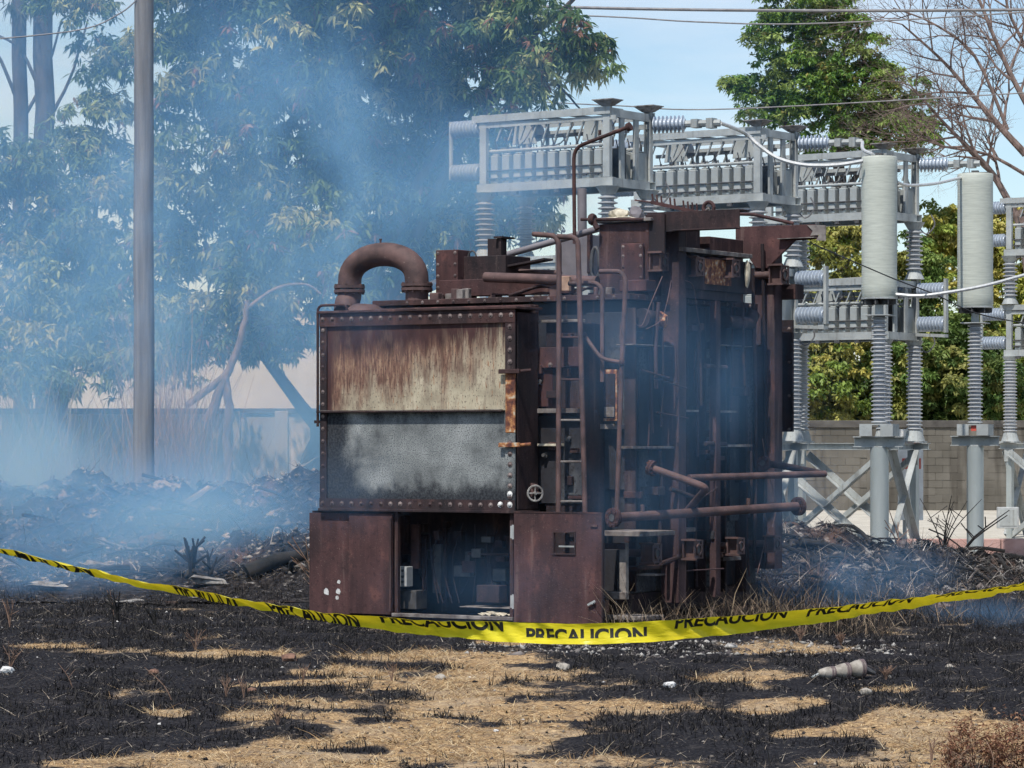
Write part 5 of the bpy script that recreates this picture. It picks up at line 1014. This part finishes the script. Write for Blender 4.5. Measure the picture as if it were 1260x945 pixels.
        MB().box(x-.12, x+.12, y-.1, y+.1, 1.35, 1.42).build('leg_clamp', M['galv'], B) if False else None
        MB().box(x-.09, x+.09, y-.067, y-.057, 1.45, 1.68).build('gusset', M['galv'], B)
    for y in (.05, BWd-.05): MB().ibeam((X0-.15, y, 1.745), (X1+.2, y, 1.745), .12, .11, .012).build('leg_beam', M['galv'], B)
    for x in (X0+.06, X1-.06): MB().ibeam((x, .13, 1.74), (x, BWd-.13, 1.74), .1, .1, .012).build('leg_beam', M['galv'], B)
    for y in (-.02, BWd+.02):
        s_ = -1 if y < 0 else 1
        MB().angle((X0+.1, y, .05), (X1-.1, y, 1.62), .11).build('brace', M['galv'], B); MB().angle((X0+.1, y+s_*.03, 1.62), (X1-.1, y+s_*.03, .05), .11).build('brace', M['galv'], B)
    for x in (X0-.02, X1+.02):
        s_ = -1 if x < -1 else 1
        MB().angle((x, .1, .05), (x, BWd-.1, 1.66), .11, up=(1,0,0)).build('brace', M['galv'], B); MB().angle((x+s_*.03, .1, 1.66), (x+s_*.03, BWd-.1, .05), .11, up=(1,0,0)).build('brace', M['galv'], B)
    return B
bank = build_bank(); banks = [bank]
for k, (x, y) in enumerate(((3.63, 46.4), (5.9, 50.0), (11.15, 58.7))):
    b = copy_tree(bank); b.location = (x, y, 0); b['label'] = LABS[k+1]; banks.append(b)
# ---- pale cylinder reactors on posts
def reactor(px, ytop, ybot, Y, lab):
    c = at(px, ybot, Y); H = (ybot-ytop)*Y/F; r = 22.0*Y/F; zb = c.z; O = thing('line_reactor', lab, 'reactor', (c.x, Y, 0), R(-20), 'pale cylinders on steel posts')
    prof = [(r*.96, 0), (r, .02)]; 
    for k in range(1, 14): prof += [(r*random.uniform(.985, 1.0), .02+(H-.04)*k/14)]
    prof += [(r, H-.02), (r*.96, H)]
    MB().lathe(prof, (0,0,zb), (0,0,1), 40).build('coil_sleeve', M['sleeve'], O, smooth=True)
    MB().lathe([(r*1.02,0),(r*1.02,.025)], (0,0,zb-.026), (0,0,1), 40).build('bottom_ring', M['galv'], O)
    mb = MB(); 
    for a in range(4): an = a*math.pi/4; mb.bar((math.cos(an)*r*.95, math.sin(an)*r*.95, zb-.065), (-math.cos(an)*r*.95, -math.sin(an)*r*.95, zb-.065), .02, .07)
    mb.build('spider', M['dark_metal'], O)
    MB().box(-.05,.05,-.05,.05, zb+H+.002, zb+H+.05).bar((-.2,0,zb+H+.015),(.2,0,zb+H+.015),.03,.02).build('top_terminal', M['dark_metal'], O)
    MB().lathe([(.06,0),(.06,.14)], (0,0,zb-.245), (0,0,1), 16).build('neck', M['galv'], O); MB().box(-.19,.19,-.19,.19, zb-.26, zb-.246).build('seat_plate', M['galv'], O)
    L = 1.52; z0 = zb-.262-L; put(me_react, 'post_insulator', O, (0,0,z0))
    MB().lathe([(.10,0),(.14,.02),(.085,.10)], (0,0,z0-.10), (0,0,1), 18).build('end_fitting', M['galv'], O) if False else None
    zt = z0-.003; mb = MB()
    mb.box(-.24,.24,-.2,.2, zt-.015, zt); mb.box(-.24,-.06,-.2,-.18, zt-.17, zt-.0155); mb.box(.06,.24,-.2,-.18, zt-.17, zt-.0155); mb.box(-.24,-.225,-.179,.2, zt-.17, zt-.0155); mb.box(.225,.24,-.179,.2, zt-.17, zt-.0155); mb.box(-.24,.24,.18,.2,zt-.17,zt-.0155) if False else None
    mb.build('junction_box', M['galv'], O); MB().ibeam((-.36,0,zt-.25),(.36,0,zt-.25),.2,.15,.014).build('cap_beam', M['galv'], O)
    MB().lathe([(.128,0),(.128, zt-.327)], (0,0,0), (0,0,1), 28).build('steel_post', M['galv_post'], O, smooth=True)
    return O, zb+H, zb, c.x, Y
r1 = reactor(1082, 193, 366, 44.7, 'nearer and larger pale green-grey ribbed cylinder on a tall insulator and round steel post')
r2 = reactor(1200, 214, 377, 48.0, 'right hand pale ribbed cylinder on a tall insulator and round steel post')
MB().box(-.03,.05,-.17,-.15,0,.1).build('indicator', M['red'], r2[0], loc=(0,0,1.98))
def cable(name, label, pts, r, mat, cat='cable', group=None):
    o0 = Vector(pts[0]); o = MB().tube([p-o0 for p in smooth_path(pts, 8)], r, 8).build(name, M[mat], smooth=True); o.location = o0; tag(o, label, cat, group); return o
def bank_top(k): 
    b = banks[k]; m = Matrix.Rotation(R(-35.5), 3, 'Z'); d = Vector((math.cos(R(20)), math.sin(R(20)), 0)); return Vector(b.location) + m @ (Vector((.03, BWd-.04, 6.26)) + d*.96)
g_ = 'pale cables sagging to the cylinders'
cable('power_cable', 'long pale cable sagging from the leftmost rack to the top of the nearer cylinder', [bank_top(0), at(915,163,44.9), at(935,180,44.9), at(958,195,44.8), at(990,203,44.7), at(1030,203,44.6), at(1062,198,44.5)], .028, 'cable', group=g_)
cable('power_cable', 'short pale cable curving from the second rack down to the nearer cylinder top', [bank_top(1), at(1062,184,46), at(1074,190,45.2)], .026, 'cable', group=g_)
cable('power_cable', 'pale cable leaving the upper right of the nearer cylinder towards the right hand cylinder', [at(1104,224,44.7), at(1118,228,45.2), at(1150,226,46.5), at(1185,218,48)], .022, 'cable', group=g_)
cable('power_cable', 'pale cable from the foot of the nearer cylinder rising out past the right edge', [at(1100,362,44.6), at(1130,364,44.5), at(1165,360,44.5), at(1210,352,44.6), at(1262,338,44.8), at(1320,322,45)], .024, 'cable', group=g_)
cable('thin_wire', 'thin black wire crossing in front of the nearer cylinder', [at(1000,300,43.5), at(1060,326,43.8), at(1105,345,44), at(1150,362,44.6), at(1200,385,45.2), at(1262,398,45.6)], .009, 'black_wire', 'wire')
# warning sign on the third rack's legs
s0 = at(1104, 640, 52.4); S = thing('warning_sign', 'white warning sign with red panels behind the rack legs', 'sign', (s0.x, 52.4, 0)); sp = lambda px, py: (at(px, py, 52.4).x-s0.x, at(px, py, 52.4).z)
a = sp(1105, 640); b = sp(1136, 528); MB().box(a[0], b[0], 0, .02, a[1], b[1]).build('board', M['white'], S); MB().box(.1, .16, .021, .08, 0, b[1]).build('sign_post', M['galv'], S)
a = sp(1110, 550); b = sp(1131, 540); MB().box(a[0], b[0], -.006, -.001, a[1], b[1]).build('red_panel', M['red'], S); a = sp(1110, 577); b = sp(1133, 564); MB().box(a[0], b[0], -.006, -.001, a[1], b[1]).build('red_panel', M['red'], S)
cu = bpy.data.curves.new('lettering', 'FONT'); cu.body = 'PELIGRO'; cu.size = .09; cu.align_x = 'CENTER'; cu.align_y = 'CENTER'; to = bpy.data.objects.new('t', cu); me = bpy.data.meshes.new_from_object(to); me.materials.clear(); me.materials.append(M['white'])
bpy.data.objects.remove(to)
for z_ in (545, 570):
    o = bpy.data.objects.new('lettering', me); COL.objects.link(o); o.parent = S; c_ = sp(1120.5, z_); o.location = (c_[0], -.0075, c_[1]); o.rotation_euler.x = R(90); o.scale = (.62, 1, 1)
# meter box on last rack leg
o = thing('meter_box', 'small grey box clamped on the rack leg at the right edge', 'box', at(1240, 660, 59.4)); MB().box(-.2, .2, -.06, .06, .15, .55).build('housing', M['grey_box'], o, bevel=.01); MB().box(-.16, .16, -.07, -.062, .2, .5).build('lid', M['galv'], o)

# ================================================================== POLE, OVERHEAD WIRES
pb = at(177, 588, 43.5); PO = thing('utility_pole', 'tall weathered wooden utility pole rising from the smoking heap on the left', 'utility pole', (pb.x, 43.5, 0))
MB().tube([(random.gauss(0,.004),random.gauss(0,.004),9.5*k/16) for k in range(17)], [.150-.0014*k+random.gauss(0,.0012) for k in range(17)], 20).build('shaft', M['pole'], PO, smooth=True)
MB().bar((-.9,-.16,9.2),(.9,-.16,9.2),.1,.12).build('crossarm', M['pole'], PO); 
for x in (-.75,.75): MB().lathe([(.03,0),(.05,.05),(.03,.09),(.05,.13),(.02,.17)], (x,-.16,9.27), (0,0,1), 12).build('pin_insulator', M['porcelain'], PO)
def wire(label, pts, r, mat='wire'): return cable('overhead_wire', label, pts, r, mat, 'wire', 'overhead wires')
wire('uppermost thick overhead wire crossing the whole sky', [at(-400,-45,70), at(440,0,70), at(700,9,70), at(960,13,70), at(1260,12,70), at(1800,5,70)], .034)
wire('thinner overhead wire just below the uppermost one', [at(300,8,76), at(710,19,76), at(860,27,76), at(1000,29,76), at(1260,15,76), at(1700,-20,76)], .018)
wire('lowest overhead wire passing above the left racks behind the trees', [at(200,100,78), at(640,124,78), at(760,130,78), at(900,134,78), at(1300,112,78)], .016)
wire('thin line looping from the utility pole to the upper left', [at(-60,52,43.4), at(40,44,43.4), at(110,34,43.4), at(150,15,43.4), at(168,0,43.4)], .010)

# ================================================================== CAUTION TAPE
ctl = [(-60,660,12.9,9,14),(0,676,12.8,9,14),(60,690,12.7,10,40),(150,712,12.5,11,60),(230,727,12.3,12,25),(300,740,12.2,12,-30),(360,751,12.1,12,-55),(420,760,12.0,15,-40),(480,767,11.9,18,-28),(540,772,11.8,20,-20),
       (600,776,11.7,24,-8),(660,779,11.6,27,6),(720,780,11.5,28,8),(800,777,11.5,26,10),(870,771,11.6,24,12),(940,764,11.7,22,16),(1000,757,11.8,20,20),(1080,746,12.0,17,28),(1150,736,12.2,14,34),(1210,728,12.4,13,38),(1260,720,12.6,12,40),(1330,707,12.8,12,40)]
cp = np.array(ctl, float); N_ = 360; uu = np.linspace(0, len(cp)-1, N_)
def cr(u, col):
    i = np.clip(u.astype(int), 0, len(cp)-2); f = u-i; g_ = lambda k: cp[np.clip(k, 0, len(cp)-1), col]; p0, p1, p2, p3 = g_(i-1), g_(i), g_(i+1), g_(i+2)
    return .5*(2*p1+(p2-p0)*f+(2*p0-5*p1+4*p2-p3)*f*f+(3*p1-p0-3*p2+p3)*f**3)
tx, ty, tY, tw, tt = [cr(uu, k) for k in range(5)]
ctr = np.stack([(tx-630)*tY/F, tY, EYE+(HZ-ty)*tY/F], -1); seg = np.linalg.norm(np.diff(ctr, axis=0), axis=1); arc_s = np.concatenate([[0], np.cumsum(seg)])
half = .0375; app = np.clip(tw*tY/F/2, 0, half); tilt = np.arccos(np.clip(app/half, 0, 1))        # lean of the band away from vertical

def smooth1(a, k=9): return np.convolve(np.pad(a, k//2, mode='edge'), np.ones(k)/k, 'valid')
tilt = smooth1(tilt, 15)
def tape_pt(s, v, off=0.0):                       # s metres along, v -1..1 across, off towards the viewer
    i = np.clip(np.searchsorted(arc_s, s)-1, 0, N_-2); f = (s-arc_s[i])/(arc_s[i+1]-arc_s[i]); c = ctr[i]*(1-f)+ctr[i+1]*f; d = ctr[i+1]-ctr[i]; d = d/np.linalg.norm(d)
    tl_ = tilt[i]*(1-f)+tilt[i+1]*f; up = np.array([0,0,1.])-d*d[2]; up /= np.linalg.norm(up); fw = np.cross(up, d); fw /= np.linalg.norm(fw)
    if fw[1] > 0: fw = -fw
    a = up*math.cos(tl_)+fw*math.sin(tl_); nrm = np.cross(a, d); nrm = nrm if nrm[1] < 0 else -nrm
    curl = .007*(v*v-.4) + .0030*math.sin(s*9+v*2)*math.sin(s*23) + .0016*math.sin(s*61+v*3.1) + .006*(abs(math.sin(s*7.3+v*.8))-.6)*v + .0035*abs(math.sin(s*27+v*1.7))
    return c + a*v*half*(1-.02*math.sin(s*31)) + nrm*(off + curl)
VN = 8; vs = []; fs = []; NS = 900; Stot = arc_s[-1]
for i in range(NS+1):
    for j in range(VN+1): vs.append(tape_pt(Stot*i/NS, -1+2*j/VN))
for i in range(NS):
    for j in range(VN): a = i*(VN+1)+j; fs.append((a, a+VN+1, a+VN+2, a+1))
TPt = thing('caution_tape', 'yellow caution tape with black lettering stretched across the foreground', 'tape', (0, 11.5, 0))
vv = np.array(vs)-np.array([0, 11.5, 0]); o = np_mesh('band', vv, np.array(fs), M['tape'], parent=TPt, smooth=True)
def text_mesh(body, height, bold=.012):
    cu = bpy.data.curves.new('tx', 'FONT'); cu.body = body; cu.size = 1; cu.offset = bold; to = bpy.data.objects.new('t', cu); me = bpy.data.meshes.new_from_object(to); bpy.data.objects.remove(to)
    bm = bmesh.new(); bm.from_mesh(me); xs_ = [v.co.x for v in bm.verts]; ys_ = [v.co.y for v in bm.verts]; x0, x1, y0, y1 = min(xs_), max(xs_), min(ys_), max(ys_)
    for v in bm.verts: v.co = Vector(((v.co.x-x0)/(x1-x0), (v.co.y-y0)/(y1-y0), 0))
    for k in range(1, 60): bmesh.ops.bisect_plane(bm, geom=bm.verts[:]+bm.edges[:]+bm.faces[:], plane_co=(k/60,0,0), plane_no=(1,0,0))
    for k in range(1, 4): bmesh.ops.bisect_plane(bm, geom=bm.verts[:]+bm.edges[:]+bm.faces[:], plane_co=(0,k/4,0), plane_no=(0,1,0))
    return bm
def px_to_s(px): return float(np.interp(px, tx, arc_s))
word = text_mesh('PRECAUCION', 1, .034)
def place_word(px0, px1, v0, v1, vlo=-.97, vhi=.97, flip=False):     # v0..v1 across the band, anything past the edge is folded away
    bm = word.copy(); s0, s1 = px_to_s(px0), px_to_s(px1); lo = (vlo-v0)/(v1-v0); hi = (vhi-v0)/(v1-v0)
    if flip: 
        for v in bm.verts: v.co.y = 1-v.co.y
    if hi < 1: bmesh.ops.bisect_plane(bm, geom=bm.verts[:]+bm.edges[:]+bm.faces[:], plane_co=(0,hi,0), plane_no=(0,1,0), clear_outer=True)
    if lo > 0: bmesh.ops.bisect_plane(bm, geom=bm.verts[:]+bm.edges[:]+bm.faces[:], plane_co=(0,lo,0), plane_no=(0,-1,0), clear_outer=True)
    for v in bm.verts: v.co = Vector(tape_pt(s0+(s1-s0)*v.co.x, v0+(v1-v0)*v.co.y, .0012)-np.array([0, 11.5, 0]))
    me = bpy.data.meshes.new('lettering'); bm.to_mesh(me); bm.free(); me.materials.append(M['tape_ink']); o = bpy.data.objects.new('lettering', me); COL.objects.link(o); o.parent = TPt; kind(o, 'stuff')
place_word(648, 796, -.95, .50, -.42, .97); place_word(830, 966, .05, 1.45); place_word(992, 1120, -.1, 1.35); place_word(1150, 1272, .0, 1.4)
place_word(470, 620, .0, 1.7); place_word(330, 440, -1.5, 1.1); place_word(215, 290, -2.2, 3.0); place_word(-40, 112, -2.0, 2.6)

# ================================================================== SMALL THINGS ON THE GROUND
def on_ground(px, py): Y = gy(py); x = (px-630)*Y/F; return Vector((x, Y, float(gh(np.array(x), np.array(Y)))))
ga_ = on_ground(1003, 836); gb_ = ga_ + Vector((.5, .16, 0)); G = thing('fallen_insulator', 'stoneware string insulator lying on its side in the char on the right', 'insulator', ga_); r_ = .062
d = (gb_-ga_); d.z = 0; Ln = d.length; d.normalize(); G.rotation_euler.z = math.atan2(d.y, d.x); G.scale = (.9, .9, .9)
def bell(x0, rr, ln): return MB().lathe([(rr*.35,0),(rr*.62,ln*.10),(rr*.92,ln*.45),(rr,ln*.70),(rr*.93,ln*.88),(rr*.5,ln)], (x0,0,rr*.98), (1,0,0), 24)
L3 = .5; 
for k in range(3):
    b = bell(.03+k*.135, r_*(.86+.22*k), .165).build('bell', M['ring'], G, smooth=True)
    for j in range(2): rr = r_*(.86+.22*k); MB().lathe([(rr*1.0,0),(rr*1.06,.006),(rr*1.06,.012),(rr*1.0,.018)], (.03+k*.135+.105+j*.022,0,rr*.98), (1,0,0), 24).build('rib', M['ring_band'], b, smooth=True)
MB().tube([(.07,0,r_*.9),(.0,.0,.03),(-.03,0,.015)], .012, 6).build('end_wire', M['galv'], G); MB().tube([(.46,0,.07),(.55,.0,.035)], [.035,.015], 8).build('cap', M['dark_metal'], G)
for px, py, r, mt, lab, cat in ((1066,860,.048,'rock','rounded grey stone lying below the fallen insulator','stone'),(824,846,.05,'white_rock','white chunk of rubble on the char in the middle of the foreground','rubble'),
        (542,838,.045,'rock','pale flat stone where the straw path meets the char','stone'),(310,852,.04,'brick','small red brick fragment among burnt stems on the left','brick'),(356,814,.07,'brick','scorched brown brick lying in the char below the left cabinet panel','brick'),
        (189,828,.05,'brick','reddish clod beside a leaning dead stem on the left','clod'),(8,827,.06,'white_rock','grey white stone at the left edge','stone'),(610,902,.018,'white_rock','tiny white chip near the bottom centre','chip'),(1168,824,.035,'rock','small pale stone right of the fallen insulator','stone'),
        (1012,726,.09,'rock','grey round stone at the foot of the right heap','stone'),(700,772+8,.05,'white_rock','pale stone just under the tape centre','stone'),(693,822,.06,'rock','flat grey stone at the top of the straw path','stone')):
    c = on_ground(px, py); o = lump(c+Vector((0,0,r*.35)), (r, r*.8, r*.62), mt, 'stone' if cat in ('stone','chip','rubble') else cat, None, int(px)); tag(o, lab, cat)
def shrub(px, py, h, n, mat, label, name='dead_shrub', spread=.5, r=.006, Y=None, lean=0):
    c = on_ground(px, py) if Y is None else Vector((*at(px, py, Y).xy, float(surf(np.array(at(px,py,Y).x), np.array(Y))))); o = thing(name, label, 'plant', c); stem = MB(); tw = MB()
    for k in range(n):
        a = random.uniform(0, 6.28); s_ = random.uniform(.1, spread); hh = h*random.uniform(.6, 1); pts = [Vector((0,0,-.01)), Vector((math.cos(a)*s_*h*.3+lean*hh*.3, math.sin(a)*s_*h*.3, hh*.45)), Vector((math.cos(a)*s_*h+lean*hh, math.sin(a)*s_*h, hh))]
        sp = smooth_path(pts, 3); mb = stem; mb.tube(sp, [r*(1-.7*i/(len(sp)-1)) for i in range(len(sp))], 5)
        for j in range(2): b = sp[3+j]; tw.tube([b, b+Vector((random.uniform(-.3,.3)*h, random.uniform(-.2,.2)*h, random.uniform(.1,.35)*h))], r*.4, 4)
    st = kind(stem.build('stem', M[mat], o), 'stuff'); kind(tw.build('twig', M[mat], o), 'stuff'); return o
shrub(12, 770, .30, 4, 'dead_stick', 'pinkish dead twigs at the far left edge, the farther clump'); shrub(12, 824, .27, 4, 'dead_stick', 'pinkish dead twigs at the far left edge, the nearer clump', lean=.5)
shrub(90, 846, .26, 1, 'dead_stick', 'single pale dead stem leaning left in the char', lean=-.7, r=.005); shrub(212, 861, .32, 1, 'dead_stick', 'long pale dead stem leaning left beside the reddish clod', lean=-.9, r=.005)
shrub(240, 802, .20, 7, 'dead_stick', 'tuft of olive dead grass stems in the left char', r=.004, spread=.9); shrub(140, 775, .35, 2, 'char_stick', 'thin charred stems left of the heap'); shrub(140, 760, .30, 1, 'dead_stick', 'single pale upright stem at the foot of the left heap')
for k, (px, py, lab) in enumerate(((278,857,'upright pair of straw coloured stalks left of the path'),(300,860,'straw coloured stalks with curled tips left of the path'),(372,842,'brown tuft at the edge of the straw path'),(342,892,'bent straw stalk near the bottom left of the path'),(482,842,'greenish yellow dry tuft on the straw path'))):
    shrub(px, py, .16, 6, 'dead_stick', lab, 'dry_tuft', .5, .004)
shrub(236, 722, .62, 6, 'char_stick', 'charred stump with upright black shoots on the left heap', 'charred_stump', .25, .035, Y=37.0); shrub(258, 722, .45, 2, 'char_stick', 'charred forked stick beside the black stump', 'charred_stick', .4, .03, Y=37.2, lean=.2)
shrub(145, 765, .33, 5, 'char_stick', 'black burnt clump on open ground left of the heap foot', 'charred_stump', .5, .012); shrub(190, 770, .22, 6, 'char_stick', 'low burnt clump below the tape on the left', 'charred_stump', .7, .01)
shrub(1160, 690, .75, 6, 'char_stick', 'dark burnt twigs on the right heap crest', 'burnt_shrub', .7, .012, Y=40); shrub(1110, 700, .6, 2, 'dead_stick', 'pale leaning stick in front of the rack legs', 'dead_stick', .3, .014, Y=39, lean=-.5)
shrub(1180, 680, .65, 2, 'char_stick', 'long charred stick leaning right on the right heap', 'charred_stick', .2, .02, Y=40.4, lean=1.0)
shrub(385, 640, .95, 5, 'dead_stick', 'tall dry grass stalks at the left side of the cabinet', 'dry_stalks', .25, .010, Y=33.2, lean=-.1)
for k, (px, py, h, lab) in enumerate(((800,752,.45,'dry weed tuft at the foot of the last bottom frame post'),(850,752,.5,'large dry weed clump under the second valve'),(880,748,.42,'dry weeds between the steel uprights'),(915,735,.65,'tangle of burnt weeds climbing the right upright'),(960,745,.5,'burnt weeds right of the transformer end'),(1005,740,.55,'dry weeds on the toe of the right heap'),(985,790,.14,'pale straw tuft just under the tape right of centre'),(1035,795,.14,'pale straw tuft below the tape on the right'),(1090,835,.12,'pale tuft in the char right of the insulator'))):
    shrub(px, py, h, 14, 'dead_stick' if k != 3 else 'char_stick', lab, 'dry_weeds_clump', .7, .005)
# green sprout near the frame
c = on_ground(795, 745); gs_ = thing('green_weed', 'small green weed sprouting by the bottom frame of the transformer', 'plant', c+Vector((0,-.1,0))); MB().tube([(0,0,0),(.02,0,.35),(.0,0,.65)], .006, 5).build('stem', M['dead_stick'], gs_)
P_ = np.stack([rng.normal(-.05,.07,26), rng.normal(0,.05,26), rng.uniform(.25,.62,26)], -1); v_, f_, c_ = leaves(P_, np.tile([(.07,.12,.04)], (26,1)), .09, .035, 3, .2, .02); kind(np_mesh('foliage', v_, f_, M['leaf'], c_, gs_), 'stuff')
for k, (px, py, lab) in enumerate(((800,757,'short rusty pipe length on the ground by the frame post'),(905,757,'pipe piece lying in weeds below the third valve'))):
    c = on_ground(px, py); o = MB().tube([(-.28,0,.06),(.25,.05,.05)], .045, 12).build('pipe_offcut', M['pipe_rust'], smooth=True); o.location = c; tag(o, lab, 'pipe')
# reddish dried plant bottom right
c = on_ground(1215, 958); FP = thing('dried_fern_clump', 'bushy reddish brown dried plant at the bottom right corner', 'plant', c); mb = MB()
for k in range(70):
    bx, by = random.uniform(-.24, .42), random.uniform(-.2, .25); h_ = random.uniform(.10, .23); mb.tube(smooth_path([(bx,by,0),(bx+random.uniform(-.04,.04),by,h_*.6),(bx+random.uniform(-.08,.08),by+random.uniform(-.05,.05),h_)], 3), .0025, 4)
kind(mb.build('stem', M['dead_stick'], FP), 'stuff'); hsz = [( -.20,.16,.05),(-.12,.25,.05),(-.02,.17,.05),(.06,.20,.05),(.16,.24,.07),(.25,.18,.06),(.34,.26,.07),(.05,.11,.07),(-.16,.08,.07),(.2,.1,.09),(.38,.12,.08)]
P_ = np.concatenate([np.stack([rng.normal(a,s_*.55,150), rng.normal(0,.10,150), rng.normal(z_,s_,150)], -1) for a, z_, s_ in hsz]); P_[:, 2] = np.abs(P_[:, 2])
v_, f_, c_ = leaves(P_, palette([(.20,.09,.05),(.28,.14,.08),(.14,.06,.04),(.36,.22,.13)], len(P_)), .024, .009, 4, .1, .006); kind(np_mesh('dry_foliage', v_, f_, M['leaf'], c_, FP), 'stuff')
shrub(1146, 940, .20, 3, 'dead_stick', 'upright straw spike left of the reddish dried plant', 'straw_spike', .12, .006)

# ================================================================== SMOKE
def smoke(name, box, puffs, dens, col, aniso=.3, nsc=.35, det=4, thr=(.40,.72), seed=0.0, base=0.0):
    """one closed box; density = soft ellipsoids (world metres) broken up by noise"""
    x0,x1,y0,y1,z0,z1 = box; cx, cyy, cz = (x0+x1)/2, (y0+y1)/2, (z0+z1)/2
    o = MB().box(x0-cx, x1-cx, y0-cyy, y1-cyy, z0-cz, z1-cz).build(name, bpy.data.materials.new(name+'_air')); o.location = (cx, cyy, cz); m = o.data.materials[0]; m.use_nodes = True; nt = m.node_tree; nt.nodes.clear()
    out = nt.nodes.new('ShaderNodeOutputMaterial'); pv = nt.nodes.new('ShaderNodeVolumePrincipled'); pv.inputs['Color'].default_value = (*col, 1); pv.inputs['Anisotropy'].default_value = aniso; pv.inputs['Absorption Color'].default_value = (.8, .8, .8, 1); nt.links.new(pv.outputs[0], out.inputs['Volume'])
    tcn = nt.nodes.new('ShaderNodeTexCoord'); vm = nt.nodes.new('ShaderNodeVectorMath'); vm.operation = 'ADD'; vm.inputs[1].default_value = (cx, cyy, cz); nt.links.new(tcn.outputs['Object'], vm.inputs[0])
    def mth(op, a, b=None, cl=False):
        x = nt.nodes.new('ShaderNodeMath'); x.operation = op; x.use_clamp = cl
        for i, v in enumerate((a, b)):
            if v is None: continue
            if isinstance(v, (int, float)): x.inputs[i].default_value = v
            else: nt.links.new(v, x.inputs[i])
        return x.outputs[0]
    nzn = nt.nodes.new('ShaderNodeTexNoise'); nzn.inputs['Scale'].default_value = nsc; nzn.inputs['Detail'].default_value = det; nzn.inputs['Distortion'].default_value = 1.6
    mpn = nt.nodes.new('ShaderNodeMapping'); mpn.inputs['Scale'].default_value = (1, .5, .75); mpn.inputs['Location'].default_value = (seed, seed*2, 0); nt.links.new(vm.outputs[0], mpn.inputs[0]); nt.links.new(mpn.outputs[0], nzn.inputs['Vector'])
    mr = nt.nodes.new('ShaderNodeMapRange'); mr.interpolation_type = 'SMOOTHSTEP'; mr.inputs['From Min'].default_value = thr[0]; mr.inputs['From Max'].default_value = thr[1]; mr.inputs['To Min'].default_value = .10; nt.links.new(nzn.outputs['Fac'], mr.inputs['Value'])
    tot = None
    for (px, py, pz, rx, ry, rz, k) in puffs:
        s1 = nt.nodes.new('ShaderNodeVectorMath'); s1.operation = 'SUBTRACT'; s1.inputs[1].default_value = (px, py, pz); nt.links.new(vm.outputs[0], s1.inputs[0])
        s2 = nt.nodes.new('ShaderNodeVectorMath'); s2.operation = 'DIVIDE'; s2.inputs[1].default_value = (rx, ry, rz); nt.links.new(s1.outputs[0], s2.inputs[0])
        s3 = nt.nodes.new('ShaderNodeVectorMath'); s3.operation = 'LENGTH'; nt.links.new(s2.outputs[0], s3.inputs[0])
        f = mth('SUBTRACT', 1.0, s3.outputs['Value'], True); f = mth('MULTIPLY', f, f); f = mth('MULTIPLY', f, k); tot = f if tot is None else mth('ADD', tot, f)
    dn = mth('MULTIPLY', mth('MULTIPLY', tot, mr.outputs[0]), dens)
    if base: dn = mth('ADD', dn, base)
    nt.links.new(dn, pv.inputs['Density']); kind(o, 'stuff'); return o
def pf(px, py, Y, rpx, rpy, ry, k): v = at(px, py, Y); s_ = Y/F; return (v.x, v.y, v.z, rpx*s_, ry, rpy*s_, k)
BLUE = (.25, .54, .91)
smoke('smoke', (-13.5, 4.2, 35.2, 55, -.2, 9.8), [pf(385,330,46,150,230,6,.65), pf(330,120,48,130,150,6,.30), pf(560,230,44,200,120,5,.6), pf(610,215,41,130,110,4,1.0), pf(440,150,47,110,170,6,.5), pf(160,330,50,200,300,6,.15),
      pf(60,560,46,230,130,7,.9), pf(330,530,44,160,110,6,.9), pf(90,690,37.5,260,80,4,1.5), pf(230,630,38.6,290,100,5,1.8), pf(600,420,44,140,200,5,.7), pf(690,240,44,90,90,4,.3), pf(20,610,41,170,110,5,1.4), pf(60,720,36.4,120,50,2,1.6), pf(170,300,39.5,120,300,4,.65), (-6,47,3,11,11,11,.55)],
      .64, BLUE, .3, .5, 5, (.34, .66), 3.0, .002)
smoke('smoke', (-4.6, 7.4, 26.5, 35.1, -.2, 4.6), [pf(860,470,30.5,140,190,2.2,1.0), pf(760,430,30,140,200,2.0,.75), pf(600,720,29.0,190,90,2.0,.35), pf(440,400,30,110,110,2,.30), pf(1040,705,34,180,75,3,1.6), pf(1220,770,32,110,45,3,2.2), pf(960,620,32,100,110,3,.6), pf(420,600,30,120,90,2.2,.35), pf(780,620,29.5,150,120,2,.5)],
      .42, BLUE, .25, .8, 4, (.30, .70), 9.0)
